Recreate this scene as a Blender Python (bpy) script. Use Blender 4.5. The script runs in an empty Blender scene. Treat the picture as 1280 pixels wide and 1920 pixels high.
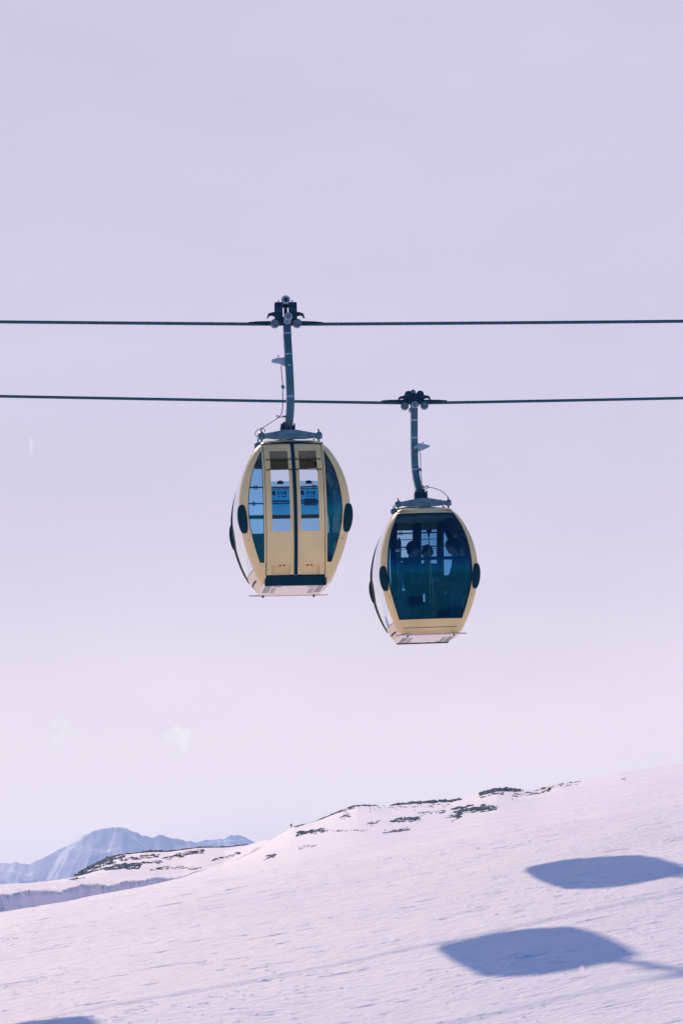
import bpy, bmesh, math, random
import numpy as np
from mathutils import Vector, Matrix, Euler

random.seed(4)
SC = bpy.context.scene
COL = SC.collection
PI = math.pi
rad = math.radians

# ------------------------------------------------------------------ camera
FPX, ROLL, HZ = 4533.0, rad(1.9), 1640.0          # focal length in photo pixels, roll, horizon row
PITCH = math.atan((HZ - 960) / FPX)
CR, SR = math.cos(ROLL), math.sin(ROLL)
FWD = np.array([0, math.cos(PITCH), math.sin(PITCH)])
RT0 = np.array([1.0, 0, 0]); UP0 = np.cross(RT0, FWD)
RIGHT = RT0 * CR - UP0 * SR                        # image right axis
UP = RT0 * SR + UP0 * CR                          # image up axis
cam_d = bpy.data.cameras.new('camera'); cam = bpy.data.objects.new('camera', cam_d); COL.objects.link(cam)
cam_d.sensor_fit = 'VERTICAL'; cam_d.sensor_height = 36.0; cam_d.lens = FPX / 1920 * 36.0
cam_d.clip_start = 0.1; cam_d.clip_end = 40000
m3 = Matrix((tuple(RIGHT), tuple(UP), tuple(-FWD))).transposed()
cam.matrix_world = m3.to_4x4()
SC.camera = cam

def ray(px, py):
    d = FWD * FPX + RIGHT * (px - 640) + UP * (960 - py)
    return d / d[1]
def at(px, py, Y):
    return Vector(ray(px, py) * Y)

# ------------------------------------------------------------------ light
SUN_EL, SUN_AZ = rad(42.1), rad(24.6)              # light travels towards the camera and to the right
L = Vector((math.sin(SUN_AZ) * math.cos(SUN_EL), -math.cos(SUN_AZ) * math.cos(SUN_EL), -math.sin(SUN_EL)))
sd = bpy.data.lights.new('sun', 'SUN'); so = bpy.data.objects.new('sun', sd); COL.objects.link(so)
sd.energy = 3.1; sd.angle = rad(1.1); sd.color = (1.0, 0.79, 0.56)
so.rotation_euler = L.to_track_quat('-Z', 'Y').to_euler()

world = bpy.data.worlds.new('World'); SC.world = world; world.use_nodes = True
wn, wl = world.node_tree.nodes, world.node_tree.links
wn.clear()
def N(nodes, typ, **kw):
    n = nodes.new(typ)
    for k, v in kw.items():
        if hasattr(n, k): setattr(n, k, v)
    return n
wout = N(wn, 'ShaderNodeOutputWorld'); bg = N(wn, 'ShaderNodeBackground'); bg.inputs['Strength'].default_value = 0.1
wl.new(bg.outputs[0], wout.inputs['Surface'])
sky = N(wn, 'ShaderNodeTexSky', sky_type='NISHITA'); sky.sun_disc = False
sky.sun_elevation = SUN_EL
sky.sun_rotation = math.atan2(-L.x, -L.y)           # clockwise from +Y
sky.altitude = 2200
sky.dust_density = 0.6
tc = N(wn, 'ShaderNodeTexCoord')
sep = N(wn, 'ShaderNodeSeparateXYZ'); wl.new(tc.outputs['Generated'], sep.inputs[0])
# pale hazy glow of the sky on the side of the sun, by elevation
ramp = N(wn, 'ShaderNodeValToRGB'); wl.new(sep.outputs['Z'], ramp.inputs[0])
cr_ = ramp.color_ramp
stops = [(0.0, (0.97, 0.83, 0.87)), (0.05, (0.89, 0.785, 0.865)), (0.10, (0.78, 0.705, 0.835)), (0.14, (0.695, 0.645, 0.815)), (0.20, (0.65, 0.61, 0.805)), (0.36, (0.61, 0.58, 0.785)), (0.7, (0.30, 0.36, 0.66))]
while len(cr_.elements) < len(stops): cr_.elements.new(0.5)
for e, (p, c) in zip(cr_.elements, stops): e.position = p; e.color = (*c, 1)
scl = N(wn, 'ShaderNodeVectorMath', operation='SCALE'); scl.inputs['Scale'].default_value = 10.0
wl.new(ramp.outputs[0], scl.inputs[0])
dotn = N(wn, 'ShaderNodeVectorMath', operation='DOT_PRODUCT'); wl.new(tc.outputs['Generated'], dotn.inputs[0])
gd = Vector((-0.25, 0.95, 0.28)).normalized(); dotn.inputs[1].default_value = gd
mr = N(wn, 'ShaderNodeMapRange', interpolation_type='SMOOTHSTEP'); wl.new(dotn.outputs['Value'], mr.inputs['Value'])
mr.inputs['From Min'].default_value = 0.15; mr.inputs['From Max'].default_value = 0.92
tint = N(wn, 'ShaderNodeVectorMath', operation='MULTIPLY'); wl.new(sky.outputs[0], tint.inputs[0])
tint.inputs[1].default_value = (0.90, 1.28, 1.66)
mx = N(wn, 'ShaderNodeMix', data_type='RGBA'); wl.new(mr.outputs[0], mx.inputs['Factor'])
wl.new(tint.outputs[0], mx.inputs['A']); wl.new(scl.outputs[0], mx.inputs['B'])
last = mx.outputs['Result']
un = N(wn, 'ShaderNodeTexNoise'); un.inputs['Scale'].default_value = 7; un.inputs['Detail'].default_value = 4
umap = N(wn, 'ShaderNodeMapping'); umap.inputs['Scale'].default_value = (1, 1, 3.0); wl.new(tc.outputs['Generated'], umap.inputs[0]); wl.new(umap.outputs[0], un.inputs['Vector'])
ur = N(wn, 'ShaderNodeMapRange'); wl.new(un.outputs[0], ur.inputs[0]); ur.inputs['From Min'].default_value = 0.25; ur.inputs['From Max'].default_value = 0.75
ur.inputs['To Min'].default_value = 0.965; ur.inputs['To Max'].default_value = 1.035
us_ = N(wn, 'ShaderNodeVectorMath', operation='SCALE'); wl.new(last, us_.inputs[0]); wl.new(ur.outputs[0], us_.inputs['Scale']); last = us_.outputs[0]
# faint small clouds and one short vapour trail, fixed in the sky by direction
cn = N(wn, 'ShaderNodeTexNoise'); cn.inputs['Scale'].default_value = 190; cn.inputs['Detail'].default_value = 6
wl.new(tc.outputs['Generated'], cn.inputs['Vector'])
def puff(px, py, w, h, amt, noisy=True, ang=0):
    global last
    d = Vector(ray(px, py)).normalized()
    ex = Vector((d.y, -d.x, 0)).normalized(); ez = ex.cross(d)
    c, s = math.cos(ang), math.sin(ang)
    ax = ex * c + ez * s; az = ez * c - ex * s
    vals = []
    for v, size in ((ax, w), (az, h)):
        dt = N(wn, 'ShaderNodeVectorMath', operation='DOT_PRODUCT'); wl.new(tc.outputs['Generated'], dt.inputs[0]); dt.inputs[1].default_value = v
        m = N(wn, 'ShaderNodeMath', operation='MULTIPLY'); wl.new(dt.outputs['Value'], m.inputs[0]); m.inputs[1].default_value = FPX / size
        p = N(wn, 'ShaderNodeMath', operation='MULTIPLY'); wl.new(m.outputs[0], p.inputs[0]); wl.new(m.outputs[0], p.inputs[1])
        vals.append(p)
    a = N(wn, 'ShaderNodeMath', operation='ADD'); wl.new(vals[0].outputs[0], a.inputs[0]); wl.new(vals[1].outputs[0], a.inputs[1])
    if noisy:
        nm = N(wn, 'ShaderNodeMapRange'); wl.new(cn.outputs[0], nm.inputs[0])
        nm.inputs['From Min'].default_value = 0.3; nm.inputs['From Max'].default_value = 0.7
        nm.inputs['To Min'].default_value = 1.3; nm.inputs['To Max'].default_value = -0.7
        b = N(wn, 'ShaderNodeMath', operation='ADD'); wl.new(a.outputs[0], b.inputs[0]); wl.new(nm.outputs[0], b.inputs[1]); a = b
    f = N(wn, 'ShaderNodeMapRange', interpolation_type='SMOOTHSTEP'); wl.new(a.outputs[0], f.inputs[0])
    f.inputs['From Min'].default_value = 0.0; f.inputs['From Max'].default_value = 1.4
    f.inputs['To Min'].default_value = amt; f.inputs['To Max'].default_value = 0
    # only in front
    mxx = N(wn, 'ShaderNodeMix', data_type='RGBA'); wl.new(f.outputs[0], mxx.inputs['Factor'])
    wl.new(last, mxx.inputs['A']); mxx.inputs['B'].default_value = (9.3, 8.7, 9.3, 1)
    last = mxx.outputs['Result']
puff(112, 1378, 44, 36, 0.40, ang=0.4)
puff(334, 1386, 31, 23, 0.85)
puff(327, 1412, 16, 26, 0.5)
puff(59, 836, 3.2, 17, 0.45, noisy=False)
wl.new(last, bg.inputs['Color'])

vs = SC.view_settings
vs.view_transform = 'Standard'; vs.look = 'None'; vs.exposure = 0; vs.gamma = 1; vs.use_curve_mapping = False

# ------------------------------------------------------------------ materials
def mat(name, col, rough=0.5, metal=0.0, spec=0.5, bump=None, var=None, coat=0.0):
    m = bpy.data.materials.new(name); m.use_nodes = True
    nt = m.node_tree; b = nt.nodes['Principled BSDF']
    b.inputs['Base Color'].default_value = (*col, 1); b.inputs['Roughness'].default_value = rough
    b.inputs['Metallic'].default_value = metal; b.inputs['Specular IOR Level'].default_value = spec
    b.inputs['Coat Weight'].default_value = coat
    t = nt.nodes.new('ShaderNodeTexCoord')
    if var:                                          # (scale, amount): uneven dirt and fading
        n = nt.nodes.new('ShaderNodeTexNoise'); n.inputs['Scale'].default_value = var[0]; n.inputs['Detail'].default_value = 5
        nt.links.new(t.outputs['Object'], n.inputs['Vector'])
        r = nt.nodes.new('ShaderNodeValToRGB'); nt.links.new(n.outputs[0], r.inputs[0])
        a = var[1]
        r.color_ramp.elements[0].position = 0.3; r.color_ramp.elements[1].position = 0.7
        r.color_ramp.elements[0].color = (*[c * (1 - a) for c in col], 1)
        r.color_ramp.elements[1].color = (*[min(1, c * (1 + a)) for c in col], 1)
        nt.links.new(r.outputs[0], b.inputs['Base Color'])
        rr = nt.nodes.new('ShaderNodeMapRange'); nt.links.new(n.outputs[0], rr.inputs[0])
        rr.inputs['To Min'].default_value = max(0.02, rough - 0.12); rr.inputs['To Max'].default_value = min(1, rough + 0.15)
        nt.links.new(rr.outputs[0], b.inputs['Roughness'])
    if bump:
        n2 = nt.nodes.new('ShaderNodeTexNoise'); n2.inputs['Scale'].default_value = bump[0]; n2.inputs['Detail'].default_value = 4
        nt.links.new(t.outputs['Object'], n2.inputs['Vector'])
        bp = nt.nodes.new('ShaderNodeBump'); bp.inputs['Strength'].default_value = bump[1]; bp.inputs['Distance'].default_value = 0.01
        nt.links.new(n2.outputs[0], bp.inputs['Height']); nt.links.new(bp.outputs[0], b.inputs['Normal'])
    return m

def glass(name, tint, base=0.05, top=0.85, refl=(0.75, 0.9, 1.0), pw=4):
    m = bpy.data.materials.new(name); m.use_nodes = True; nt = m.node_tree; nt.nodes.clear()
    out = nt.nodes.new('ShaderNodeOutputMaterial'); mixn = nt.nodes.new('ShaderNodeMixShader')
    tr = nt.nodes.new('ShaderNodeBsdfTransparent'); tr.inputs[0].default_value = (*[math.sqrt(c) for c in tint], 1)
    gl = nt.nodes.new('ShaderNodeBsdfGlossy'); gl.inputs['Roughness'].default_value = 0.015; gl.inputs[0].default_value = (*refl, 1)
    lw = nt.nodes.new('ShaderNodeLayerWeight'); lw.inputs['Blend'].default_value = 0.5
    p = nt.nodes.new('ShaderNodeMath'); p.operation = 'POWER'; p.inputs[1].default_value = pw
    nt.links.new(lw.outputs['Facing'], p.inputs[0])
    r = nt.nodes.new('ShaderNodeMapRange'); r.inputs['To Min'].default_value = base / 2; r.inputs['To Max'].default_value = top
    nt.links.new(p.outputs[0], r.inputs[0]); nt.links.new(r.outputs[0], mixn.inputs[0])
    nt.links.new(tr.outputs[0], mixn.inputs[1]); nt.links.new(gl.outputs[0], mixn.inputs[2]); nt.links.new(mixn.outputs[0], out.inputs[0])
    return m

M = {
 'cream': mat('cream_paint', (0.90, 0.63, 0.285), 0.32, var=(2.2, 0.08), coat=0.3),
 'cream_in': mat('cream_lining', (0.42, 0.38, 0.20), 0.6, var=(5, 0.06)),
 'dark_shade_in': mat('dark_shade_lining', (0.002, 0.035, 0.055), 0.7, var=(6, 0.2)),  # dark interior; on cream inner faces the cabin's shade is put into this colour
 'pale': mat('pale_underside', (0.98, 0.88, 0.76), 0.5, var=(2.5, 0.03)),
 'rubber': mat('black_rubber', (0.0, 0.034, 0.056), 0.6, spec=0.12, bump=(60, 0.3)),
 'steel': mat('galvanised_steel', (0.10, 0.17, 0.21), 0.45, metal=0.55, var=(14, 0.3)),
 'steel_l': mat('bright_galvanised_steel', (0.30, 0.36, 0.43), 0.4, metal=0.5, var=(16, 0.2)),
 'arm': mat('hanger_paint', (0.035, 0.105, 0.145), 0.32, metal=0.3, var=(5, 0.35)),
 'blacksteel': mat('black_steel', (0.0, 0.032, 0.062), 0.5, metal=0.1, spec=0.15, var=(20, 0.3)),
 'rope': mat('wire_rope', (0.006, 0.075, 0.125), 0.5, metal=0.2, var=(12, 0.3)),
 'alu': mat('aluminium_rail', (0.62, 0.55, 0.58), 0.35, metal=0.6, var=(9, 0.1)),
 'seat': mat('seat_cover', (0.03, 0.07, 0.10), 0.7, bump=(40, 0.4)),
 'white': mat('white_lettering', (0.75, 0.8, 0.85), 0.6),
 'jacket_dark': mat('navy_jacket', (0.002, 0.022, 0.045), 0.8, bump=(30, 0.5)),
 'jacket_teal': mat('teal_jacket', (0.02, 0.09, 0.13), 0.8, bump=(30, 0.5)),
 'trousers': mat('dark_trousers', (0.003, 0.02, 0.035), 0.85, bump=(40, 0.4)),
 'red': mat('red_trousers', (0.16, 0.03, 0.045), 0.85, bump=(40, 0.4)),
 'skin': mat('skin', (0.55, 0.33, 0.25), 0.5),
 'eye': mat('eye', (0.02, 0.02, 0.02), 0.3),
 'lips': mat('lips', (0.4, 0.16, 0.13), 0.5),
 'hair': mat('dark_hair', (0.015, 0.012, 0.012), 0.6),
 'helmet': mat('dark_helmet', (0.01, 0.025, 0.04), 0.3, coat=0.4),
 'ski': mat('ski_topsheet', (0.02, 0.05, 0.09), 0.3, coat=0.3, var=(4, 0.4)),
 'ski_y': mat('yellow_ski_base', (0.55, 0.50, 0.16), 0.4),
 'hole': mat('vent_hole', (0.02, 0.02, 0.03), 0.9),
 'seam': mat('grey_seam', (0.10, 0.11, 0.14), 0.6),
 'g_big': glass('tinted_window_glass', (0.72, 0.80, 0.90), 0.04),
 'g_dark': glass('dark_window_glass', (0.30, 0.52, 0.70), 0.115, 0.7, (0.02, 0.52, 0.80)),
 'g_slit': glass('side_window_glass', (0.36, 0.66, 0.84), 0.12, 0.8, (0.05, 0.75, 0.95)),
 'g_sash': glass('sash_glass', (0.38, 0.62, 0.78), 0.05),
 'g_film': glass('notice_film', (0.06, 0.42, 0.60), 0.03),
 'g_end': glass('end_window_glass', (0.45, 0.65, 0.8), 0.08, 1.0, (1, 1, 1), 1.5),
}

# ------------------------------------------------------------------ object helpers
def link(name, me, mats, parent=None):
    o = bpy.data.objects.new(name, me); COL.objects.link(o)
    for m in (mats if isinstance(mats, (list, tuple)) else [mats]):
        o.data.materials.append(M[m] if isinstance(m, str) else m)
    if parent is not None: o.parent = parent
    return o
def tag(o, label=None, cat=None, group=None, kind=None):
    for k, v in (('label', label), ('category', cat), ('group', group), ('kind', kind)):
        if v: o[k] = v
    return o
def empty(name, loc, rot=None):
    o = bpy.data.objects.new(name, None); COL.objects.link(o); o.empty_display_size = 0.3
    o.location = loc
    if rot is not None: o.rotation_euler = rot
    return o

class MB:
    """collects shapes and links them as one mesh object"""
    def __init__(s): s.v = []; s.f = []; s.mi = []; s.sm = []
    def add(s, vs_, fs, mi=0, smooth=False):
        b = len(s.v); s.v.extend([tuple(v) for v in vs_])
        for f in fs: s.f.append([b + i for i in f]); s.mi.append(mi); s.sm.append(smooth)
    def box(s, lo, hi, mi=0, mtx=None, bev=0.0):
        x0, y0, z0 = lo; x1, y1, z1 = hi
        if bev > 0:
            bm = bmesh.new(); bmesh.ops.create_cube(bm, size=1)
            for v in bm.verts:
                v.co = Vector(((x0 + x1) / 2 + v.co.x * (x1 - x0), (y0 + y1) / 2 + v.co.y * (y1 - y0), (z0 + z1) / 2 + v.co.z * (z1 - z0)))
            bmesh.ops.bevel(bm, geom=bm.edges[:], offset=bev, segments=2, affect='EDGES', profile=0.6)
            vs_ = [v.co.copy() for v in bm.verts]; fs = [[v.index for v in f.verts] for f in bm.faces]; bm.free()
        else:
            vs_ = [Vector(p) for p in ((x0,y0,z0),(x1,y0,z0),(x1,y1,z0),(x0,y1,z0),(x0,y0,z1),(x1,y0,z1),(x1,y1,z1),(x0,y1,z1))]
            fs = [(0,3,2,1),(4,5,6,7),(0,1,5,4),(1,2,6,5),(2,3,7,6),(3,0,4,7)]
        if mtx: vs_ = [mtx @ v for v in vs_]
        s.add(vs_, fs, mi)
    def tube(s, pts, r, n=8, mi=0, closed=False, cap=True, flat=None):
        """r number or list; flat=(rx, ry) gives a rounded rectangular section"""
        pts = [Vector(p) for p in pts]; K = len(pts)
        rs = r if isinstance(r, (list, tuple)) else [r] * K
        prev = None; rings = []
        for i, p in enumerate(pts):
            t = (pts[min(i + 1, K - 1)] - pts[max(i - 1, 0)]).normalized()
            ref = prev if prev is not None else (Vector((1, 0, 0)) if abs(t.x) < 0.9 else Vector((0, 1, 0)))
            a = (ref - t * ref.dot(t)).normalized(); b = t.cross(a); prev = a
            ring = []
            for k in range(n):
                th = 2 * PI * k / n
                if flat:
                    c, sn = math.cos(th), math.sin(th)
                    q = 0.28
                    ring.append(p + a * (math.copysign(abs(c) ** q, c) * flat[0] * rs[i]) + b * (math.copysign(abs(sn) ** q, sn) * flat[1] * rs[i]))
                else:
                    ring.append(p + (a * math.cos(th) + b * math.sin(th)) * rs[i])
            rings.append(ring)
        vs_ = [v for r_ in rings for v in r_]
        fs = [(i * n + k, i * n + (k + 1) % n, (i + 1) * n + (k + 1) % n, (i + 1) * n + k) for i in range(K - 1) for k in range(n)]
        if cap: fs += [tuple(range(n))[::-1], tuple((K - 1) * n + k for k in range(n))]
        s.add(vs_, fs, mi, True)
    def cyl(s, c, axis, r, h, n=20, mi=0, smooth=True):
        c = Vector(c); ax = Vector(axis).normalized()
        s.tube([c - ax * h / 2, c + ax * h / 2], r, n, mi)
    def lathe(s, c, axis, prof, n=24, mi=0):
        """prof: (distance along axis, radius)"""
        c = Vector(c); ax = Vector(axis).normalized()
        a = ax.orthogonal().normalized(); b = ax.cross(a)
        vs_ = [c + ax * h + (a * math.cos(2*PI*k/n) + b * math.sin(2*PI*k/n)) * r for h, r in prof for k in range(n)]
        K = len(prof)
        fs = [(i * n + k, i * n + (k + 1) % n, (i + 1) * n + (k + 1) % n, (i + 1) * n + k) for i in range(K - 1) for k in range(n)]
        fs += [tuple(range(n))[::-1], tuple((K - 1) * n + k for k in range(n))]
        s.add(vs_, fs, mi, True)
    def ball(s, c, r, mi=0, nu=16, nv=10, scale=(1, 1, 1), mtx=None):
        vs_ = []; 
        for j in range(nv + 1):
            ph = PI * j / nv
            for i in range(nu):
                th = 2 * PI * i / nu
                v = Vector((math.sin(ph) * math.cos(th) * scale[0], math.sin(ph) * math.sin(th) * scale[1], math.cos(ph) * scale[2])) * r
                if mtx: v = mtx @ v
                vs_.append(Vector(c) + v)
        fs = [(j * nu + i, j * nu + (i + 1) % nu, (j + 1) * nu + (i + 1) % nu, (j + 1) * nu + i) for j in range(nv) for i in range(nu)]
        s.add(vs_, fs, mi, True)
    def prism(s, outline, y0, y1, mi=0):
        """outline of (x, z), extruded along y"""
        n = len(outline)
        vs_ = [(x, y0, z) for x, z in outline] + [(x, y1, z) for x, z in outline]
        fs = [tuple(range(n)), tuple(range(2 * n - 1, n - 1, -1))] + [(i, n + i, n + (i + 1) % n, (i + 1) % n) for i in range(n)]
        s.add(vs_, fs, mi)
    def build(s, name, mats, parent=None, autosmooth=True):
        me = bpy.data.meshes.new(name); me.from_pydata(s.v, [], s.f); me.update()
        bm = bmesh.new(); bm.from_mesh(me); bmesh.ops.recalc_face_normals(bm, faces=bm.faces[:]); bm.to_mesh(me); bm.free()
        me.polygons.foreach_set('material_index', s.mi); me.polygons.foreach_set('use_smooth', s.sm)
        if any(s.sm):
            try: me.set_sharp_from_angle(angle=rad(40))
            except Exception: pass
        me.update()
        return link(name, me, mats, parent)

# ------------------------------------------------------------------ snow terrain
def vnoise(x, y, seed=0):
    xi = np.floor(x).astype(np.int64); yi = np.floor(y).astype(np.int64)
    xf = x - xi; yf = y - yi
    def h(a, b):
        n = (a * 374761393 + b * 668265263 + seed * 974634777) & 0xFFFFFFFF
        n = ((n ^ (n >> 13)) * 1274126177) & 0xFFFFFFFF
        return ((n ^ (n >> 16)) & 0xFFFF) / 32767.5 - 1
    u = xf * xf * (3 - 2 * xf); v = yf * yf * (3 - 2 * yf)
    return (h(xi, yi) * (1 - u) + h(xi + 1, yi) * u) * (1 - v) + (h(xi, yi + 1) * (1 - u) + h(xi + 1, yi + 1) * u) * v
def fbm(x, y, o=4, seed=0):
    s = 0; a = 1; t = 0
    for i in range(o):
        s = s + a * vnoise(x * 2 ** i, y * 2 ** i, seed + i); t += a; a *= 0.5
    return s / t
def sstep(a, b, x):
    t = np.clip((x - a) / (b - a), 0, 1); return t * t * (3 - 2 * t)

PA, PB, PC = -4.80, 0.129, 0.1115                    # plane of the piste under the cabins
def px2ut(pts):
    r = [ray(x, y) for x, y in pts]
    return np.array([q[0] for q in r]), np.array([q[2] for q in r])
# far edge of the near piste, ridge line
E1 = px2ut([(-260, 1750), (-100, 1726), (0, 1710), (62, 1701), (156, 1684), (266, 1664), (344, 1646), (420, 1622), (485, 1592), (500, 1579), (544, 1553), (594, 1539), (626, 1526), (669, 1512),
            (734, 1510), (790, 1506), (847, 1503), (875, 1497), (903, 1489), (931, 1482), (973, 1484), (1006, 1483), (1053, 1472), (1086, 1468), (1161, 1451), (1280, 1432), (1400, 1410), (1600, 1385)])
YC = px2ut([(-260, 0), (0, 0), (344, 0), (420, 0), (500, 0), (640, 0), (1600, 0)])[0]
YCv = np.array([64, 66, 92, 125, 160, 190, 190.0])
BT = px2ut([(-260, 1700), (0, 1677), (94, 1669), (175, 1660), (265, 1651), (344, 1643), (420, 1621), (500, 1579), (1600, 1400)])
BK = px2ut([(-260, 1672), (0, 1660), (125, 1652), (250, 1645), (344, 1638), (420, 1617), (500, 1577), (1600, 1400)])
C2 = px2ut([(-260, 1690), (0, 1675), (90, 1662), (130, 1652), (155, 1636), (180, 1622), (205, 1610), (232, 1603), (280, 1598), (320, 1597), (370, 1590), (430, 1589), (462, 1586), (485, 1581), (530, 1577), (700, 1575), (1600, 1575)])

_ug = np.linspace(-0.25, 0.25, 2001)
_k = np.hanning(161); _k /= _k.sum()
def _smooth(v): return np.convolve(np.pad(v, 80, mode='edge'), _k, mode='valid')
TE_S = _smooth(np.interp(_ug, *E1)); YC_S = _smooth(np.interp(_ug, YC, YCv))
def terrain(x, y):
    """height of the snow at world x, y (numpy arrays)"""
    x = np.asarray(x, float); y = np.asarray(y, float)
    rho = np.hypot(x, y)
    yy = np.maximum(y, 1.0); u = x / yy
    uc = np.clip(u, -0.19, 0.2)
    wf = (1 - sstep(0.2, 0.55, np.abs(u))) * (y > 1)
    Y = yy
    plane = PA + PB * uc * Y + PC * Y
    yc = np.interp(uc, _ug, YC_S)
    te = np.interp(uc, *E1); tb = np.interp(uc, *BT); tk = np.interp(uc, *BK); t2 = np.interp(uc, *C2)
    t45 = (PA + PB * uc * 45 + PC * 45) / 45
    s = np.clip((1 / 45 - 1 / Y) / (1 / 45 - 1 / yc), 0, 1)
    tes = np.interp(uc, _ug, TE_S); tem = tes + (te - tes) * s ** 4
    zmid = Y * (t45 + (tem - t45) * s)
    plane = plane + 0.17 * np.exp(-((x + 4.0) / 2.2) ** 2 - ((Y - 29.5) / 2.6) ** 2)   # low swell of snow
    k = sstep(39, 51, Y)
    z = plane * (1 - k) + zmid * k
    ze = te * yc
    left = 1 - sstep(-0.078, -0.045, uc)              # the cut snow bank only stands on the left
    jag = 0.5 * fbm(x * 0.5, y * 0.0 + 3, 4, 7)
    yb = yc + 3.5 + jag
    top = tb * (yb + 1.0) + 0.16 * fbm(x * 1.1, y * 0.3, 4, 21) * left
    zb = ze - 0.25 * left
    dipped = ze + (zb - ze) * sstep(yc, yc + 2, Y)
    face = zb + (top - zb) * sstep(0, 0.46, (Y - yb) + 0.42 * fbm(x * 0.9 + Y * 0.7, Y * 1.1, 3, 33) + 0.12 * fbm(x * 3.1 + Y * 2, Y * 3, 2, 35))
    face = face + 0.13 * fbm(x * 2.6, (Y - yb) * 6 + x, 3, 39) * left * sstep(0.0, 0.15, Y - yb) * (1 - sstep(0.6, 1.2, Y - yb))
    zl = np.where(Y < yb, dipped, face)
    ya = yb + 25
    za = tk * ya
    zl = np.where(Y > yb + 1.2, top + (za - top) * sstep(0, 1, (Y - yb - 1.2) / (ya - yb - 1.2)), zl)
    y2 = 260.0
    z2 = t2 * y2
    zl = np.where(Y > ya, za + (z2 - za) * np.clip((Y - ya) / (y2 - ya), 0, 1) ** 0.8, zl)
    zl = np.where(Y > y2, z2 - (Y - y2) * 0.12, zl)
    zr = np.where(Y > yc, ze - 0.5 * ((Y - yc) / 40) ** 2 * 3 - (Y - yc) * 0.01, z)
    wr = sstep(-0.034, -0.026, uc)
    far = np.where(Y > yc, zl * (1 - wr) + zr * wr, z)
    base = PA + (PB * x + PC * y) * np.exp(-rho / 160)
    out = far * wf + base * (1 - wf)
    kf = sstep(300, 1500, rho)
    out = out * (1 - kf) + (-170 + 12 * fbm(x / 300, y / 300, 3, 5)) * kf
    return np.maximum(out, -175)

def detail(x, y):
    """small relief of the groomed snow"""
    # streaks left by edges run roughly along x, rising slightly away
    a = rad(9); xr = x * math.cos(a) + y * math.sin(a); yr = -x * math.sin(a) + y * math.cos(a)
    b = rad(-14); xs = x * math.cos(b) + y * math.sin(b); ys = -x * math.sin(b) + y * math.cos(b)
    wob = 0.25 * vnoise(x * 0.3, y * 0.3, 90)
    d = 0.05 * fbm(x * 0.35, y * 0.25, 3, 2)
    d = d + 0.007 * fbm(xr * 0.5, (yr + wob) * 4.5, 3, 11)
    patch = sstep(-0.1, 0.5, fbm(x * 0.45, y * 0.3, 2, 44))
    d = d + 0.006 * fbm(xs * 1.2, ys * 9, 2, 17) * patch
    def cuts(px_, py_, fx, fy, sd_, lo, depth, gl):
        c_ = vnoise(px_ * fx, py_ * fy, sd_); g_ = sstep(gl, gl + 0.4, vnoise(px_ * fx * 1.7, py_ * fy * 0.22, sd_ + 1))
        return -depth * sstep(lo, lo + 0.2, c_) * g_
    d = d + cuts(xr, yr + wob, 0.85, 11.0, 61, 0.66, 0.028, 0.12) + cuts(xs, ys + wob, 1.7, 13.0, 71, 0.64, 0.026, 0.2)
    d = d + cuts(xr, yr + wob, 0.22, 3.2, 75, 0.66, 0.030, 0.1) * sstep(38, 70, y) + cuts(xs, ys, 1.6, 12.0, 77, 0.55, 0.011, 0.1)
    clod = vnoise(x * 9, y * 7, 81); gc = sstep(-0.25, 0.5, fbm(x * 0.7, y * 0.5, 2, 83))
    d = d + 0.020 * sstep(0.66, 0.95, clod) * gc
    d = d + 0.010 * fbm(x * 5, y * 6, 3, 87)
    return d

phi_f = np.radians(np.linspace(-9.6, 9.6, 620))
phi_s = np.radians(np.concatenate([np.linspace(9.75, 40, 60), np.linspace(42, 318, 140), np.linspace(320, 350.25, 60)]))
phi = np.concatenate([phi_f, phi_s])
rows = np.concatenate([np.linspace(0.5, 20, 24), np.linspace(20.3, 24.8, 14), np.geomspace(25, 48, 780), np.geomspace(48.05, 60, 150), np.geomspace(60.06, 105, 480), np.geomspace(105.2, 215, 260), np.geomspace(216, 330, 90), np.geomspace(335, 8800, 60)])
PH, RO = np.meshgrid(phi, rows)
YY = np.where(np.abs(np.sin(PH)) < 0.2, RO, RO * np.cos(PH)) if False else RO * np.cos(PH)
XX = RO * np.sin(PH)
ZZ = terrain(XX, YY)
ridge = sstep(60, 120, RO) * (1 - sstep(330, 600, RO))
ZZ = ZZ + detail(XX, YY) * (1 - sstep(150, 500, RO)) * sstep(4, 12, RO)
ZZ = ZZ + ridge * 0.14 * fbm(XX * 0.16, YY * 0.1, 4, 55)
nr, nc = PH.shape
co = np.stack([XX, YY, ZZ], -1).reshape(-1, 3).astype(np.float32)
idx = np.arange(nr * nc).reshape(nr, nc)
nxt = np.roll(idx, -1, axis=1)
quads = np.stack([idx[:-1], nxt[:-1], nxt[1:], idx[1:]], -1).reshape(-1, 4)
quads = quads[:, ::-1]
def grid_mesh(name, co, quads):
    me = bpy.data.meshes.new(name)
    me.vertices.add(len(co)); me.vertices.foreach_set('co', co.ravel())
    me.loops.add(quads.size); me.loops.foreach_set('vertex_index', quads.ravel().astype(np.int32))
    me.polygons.add(len(quads))
    me.polygons.foreach_set('loop_start', np.arange(0, quads.size, 4, dtype=np.int32))
    try: me.polygons.foreach_set('loop_total', np.full(len(quads), 4, dtype=np.int32))
    except Exception: pass
    me.polygons.foreach_set('use_smooth', np.ones(len(quads), dtype=bool))
    me.update(calc_edges=True); me.validate()
    return me

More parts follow.
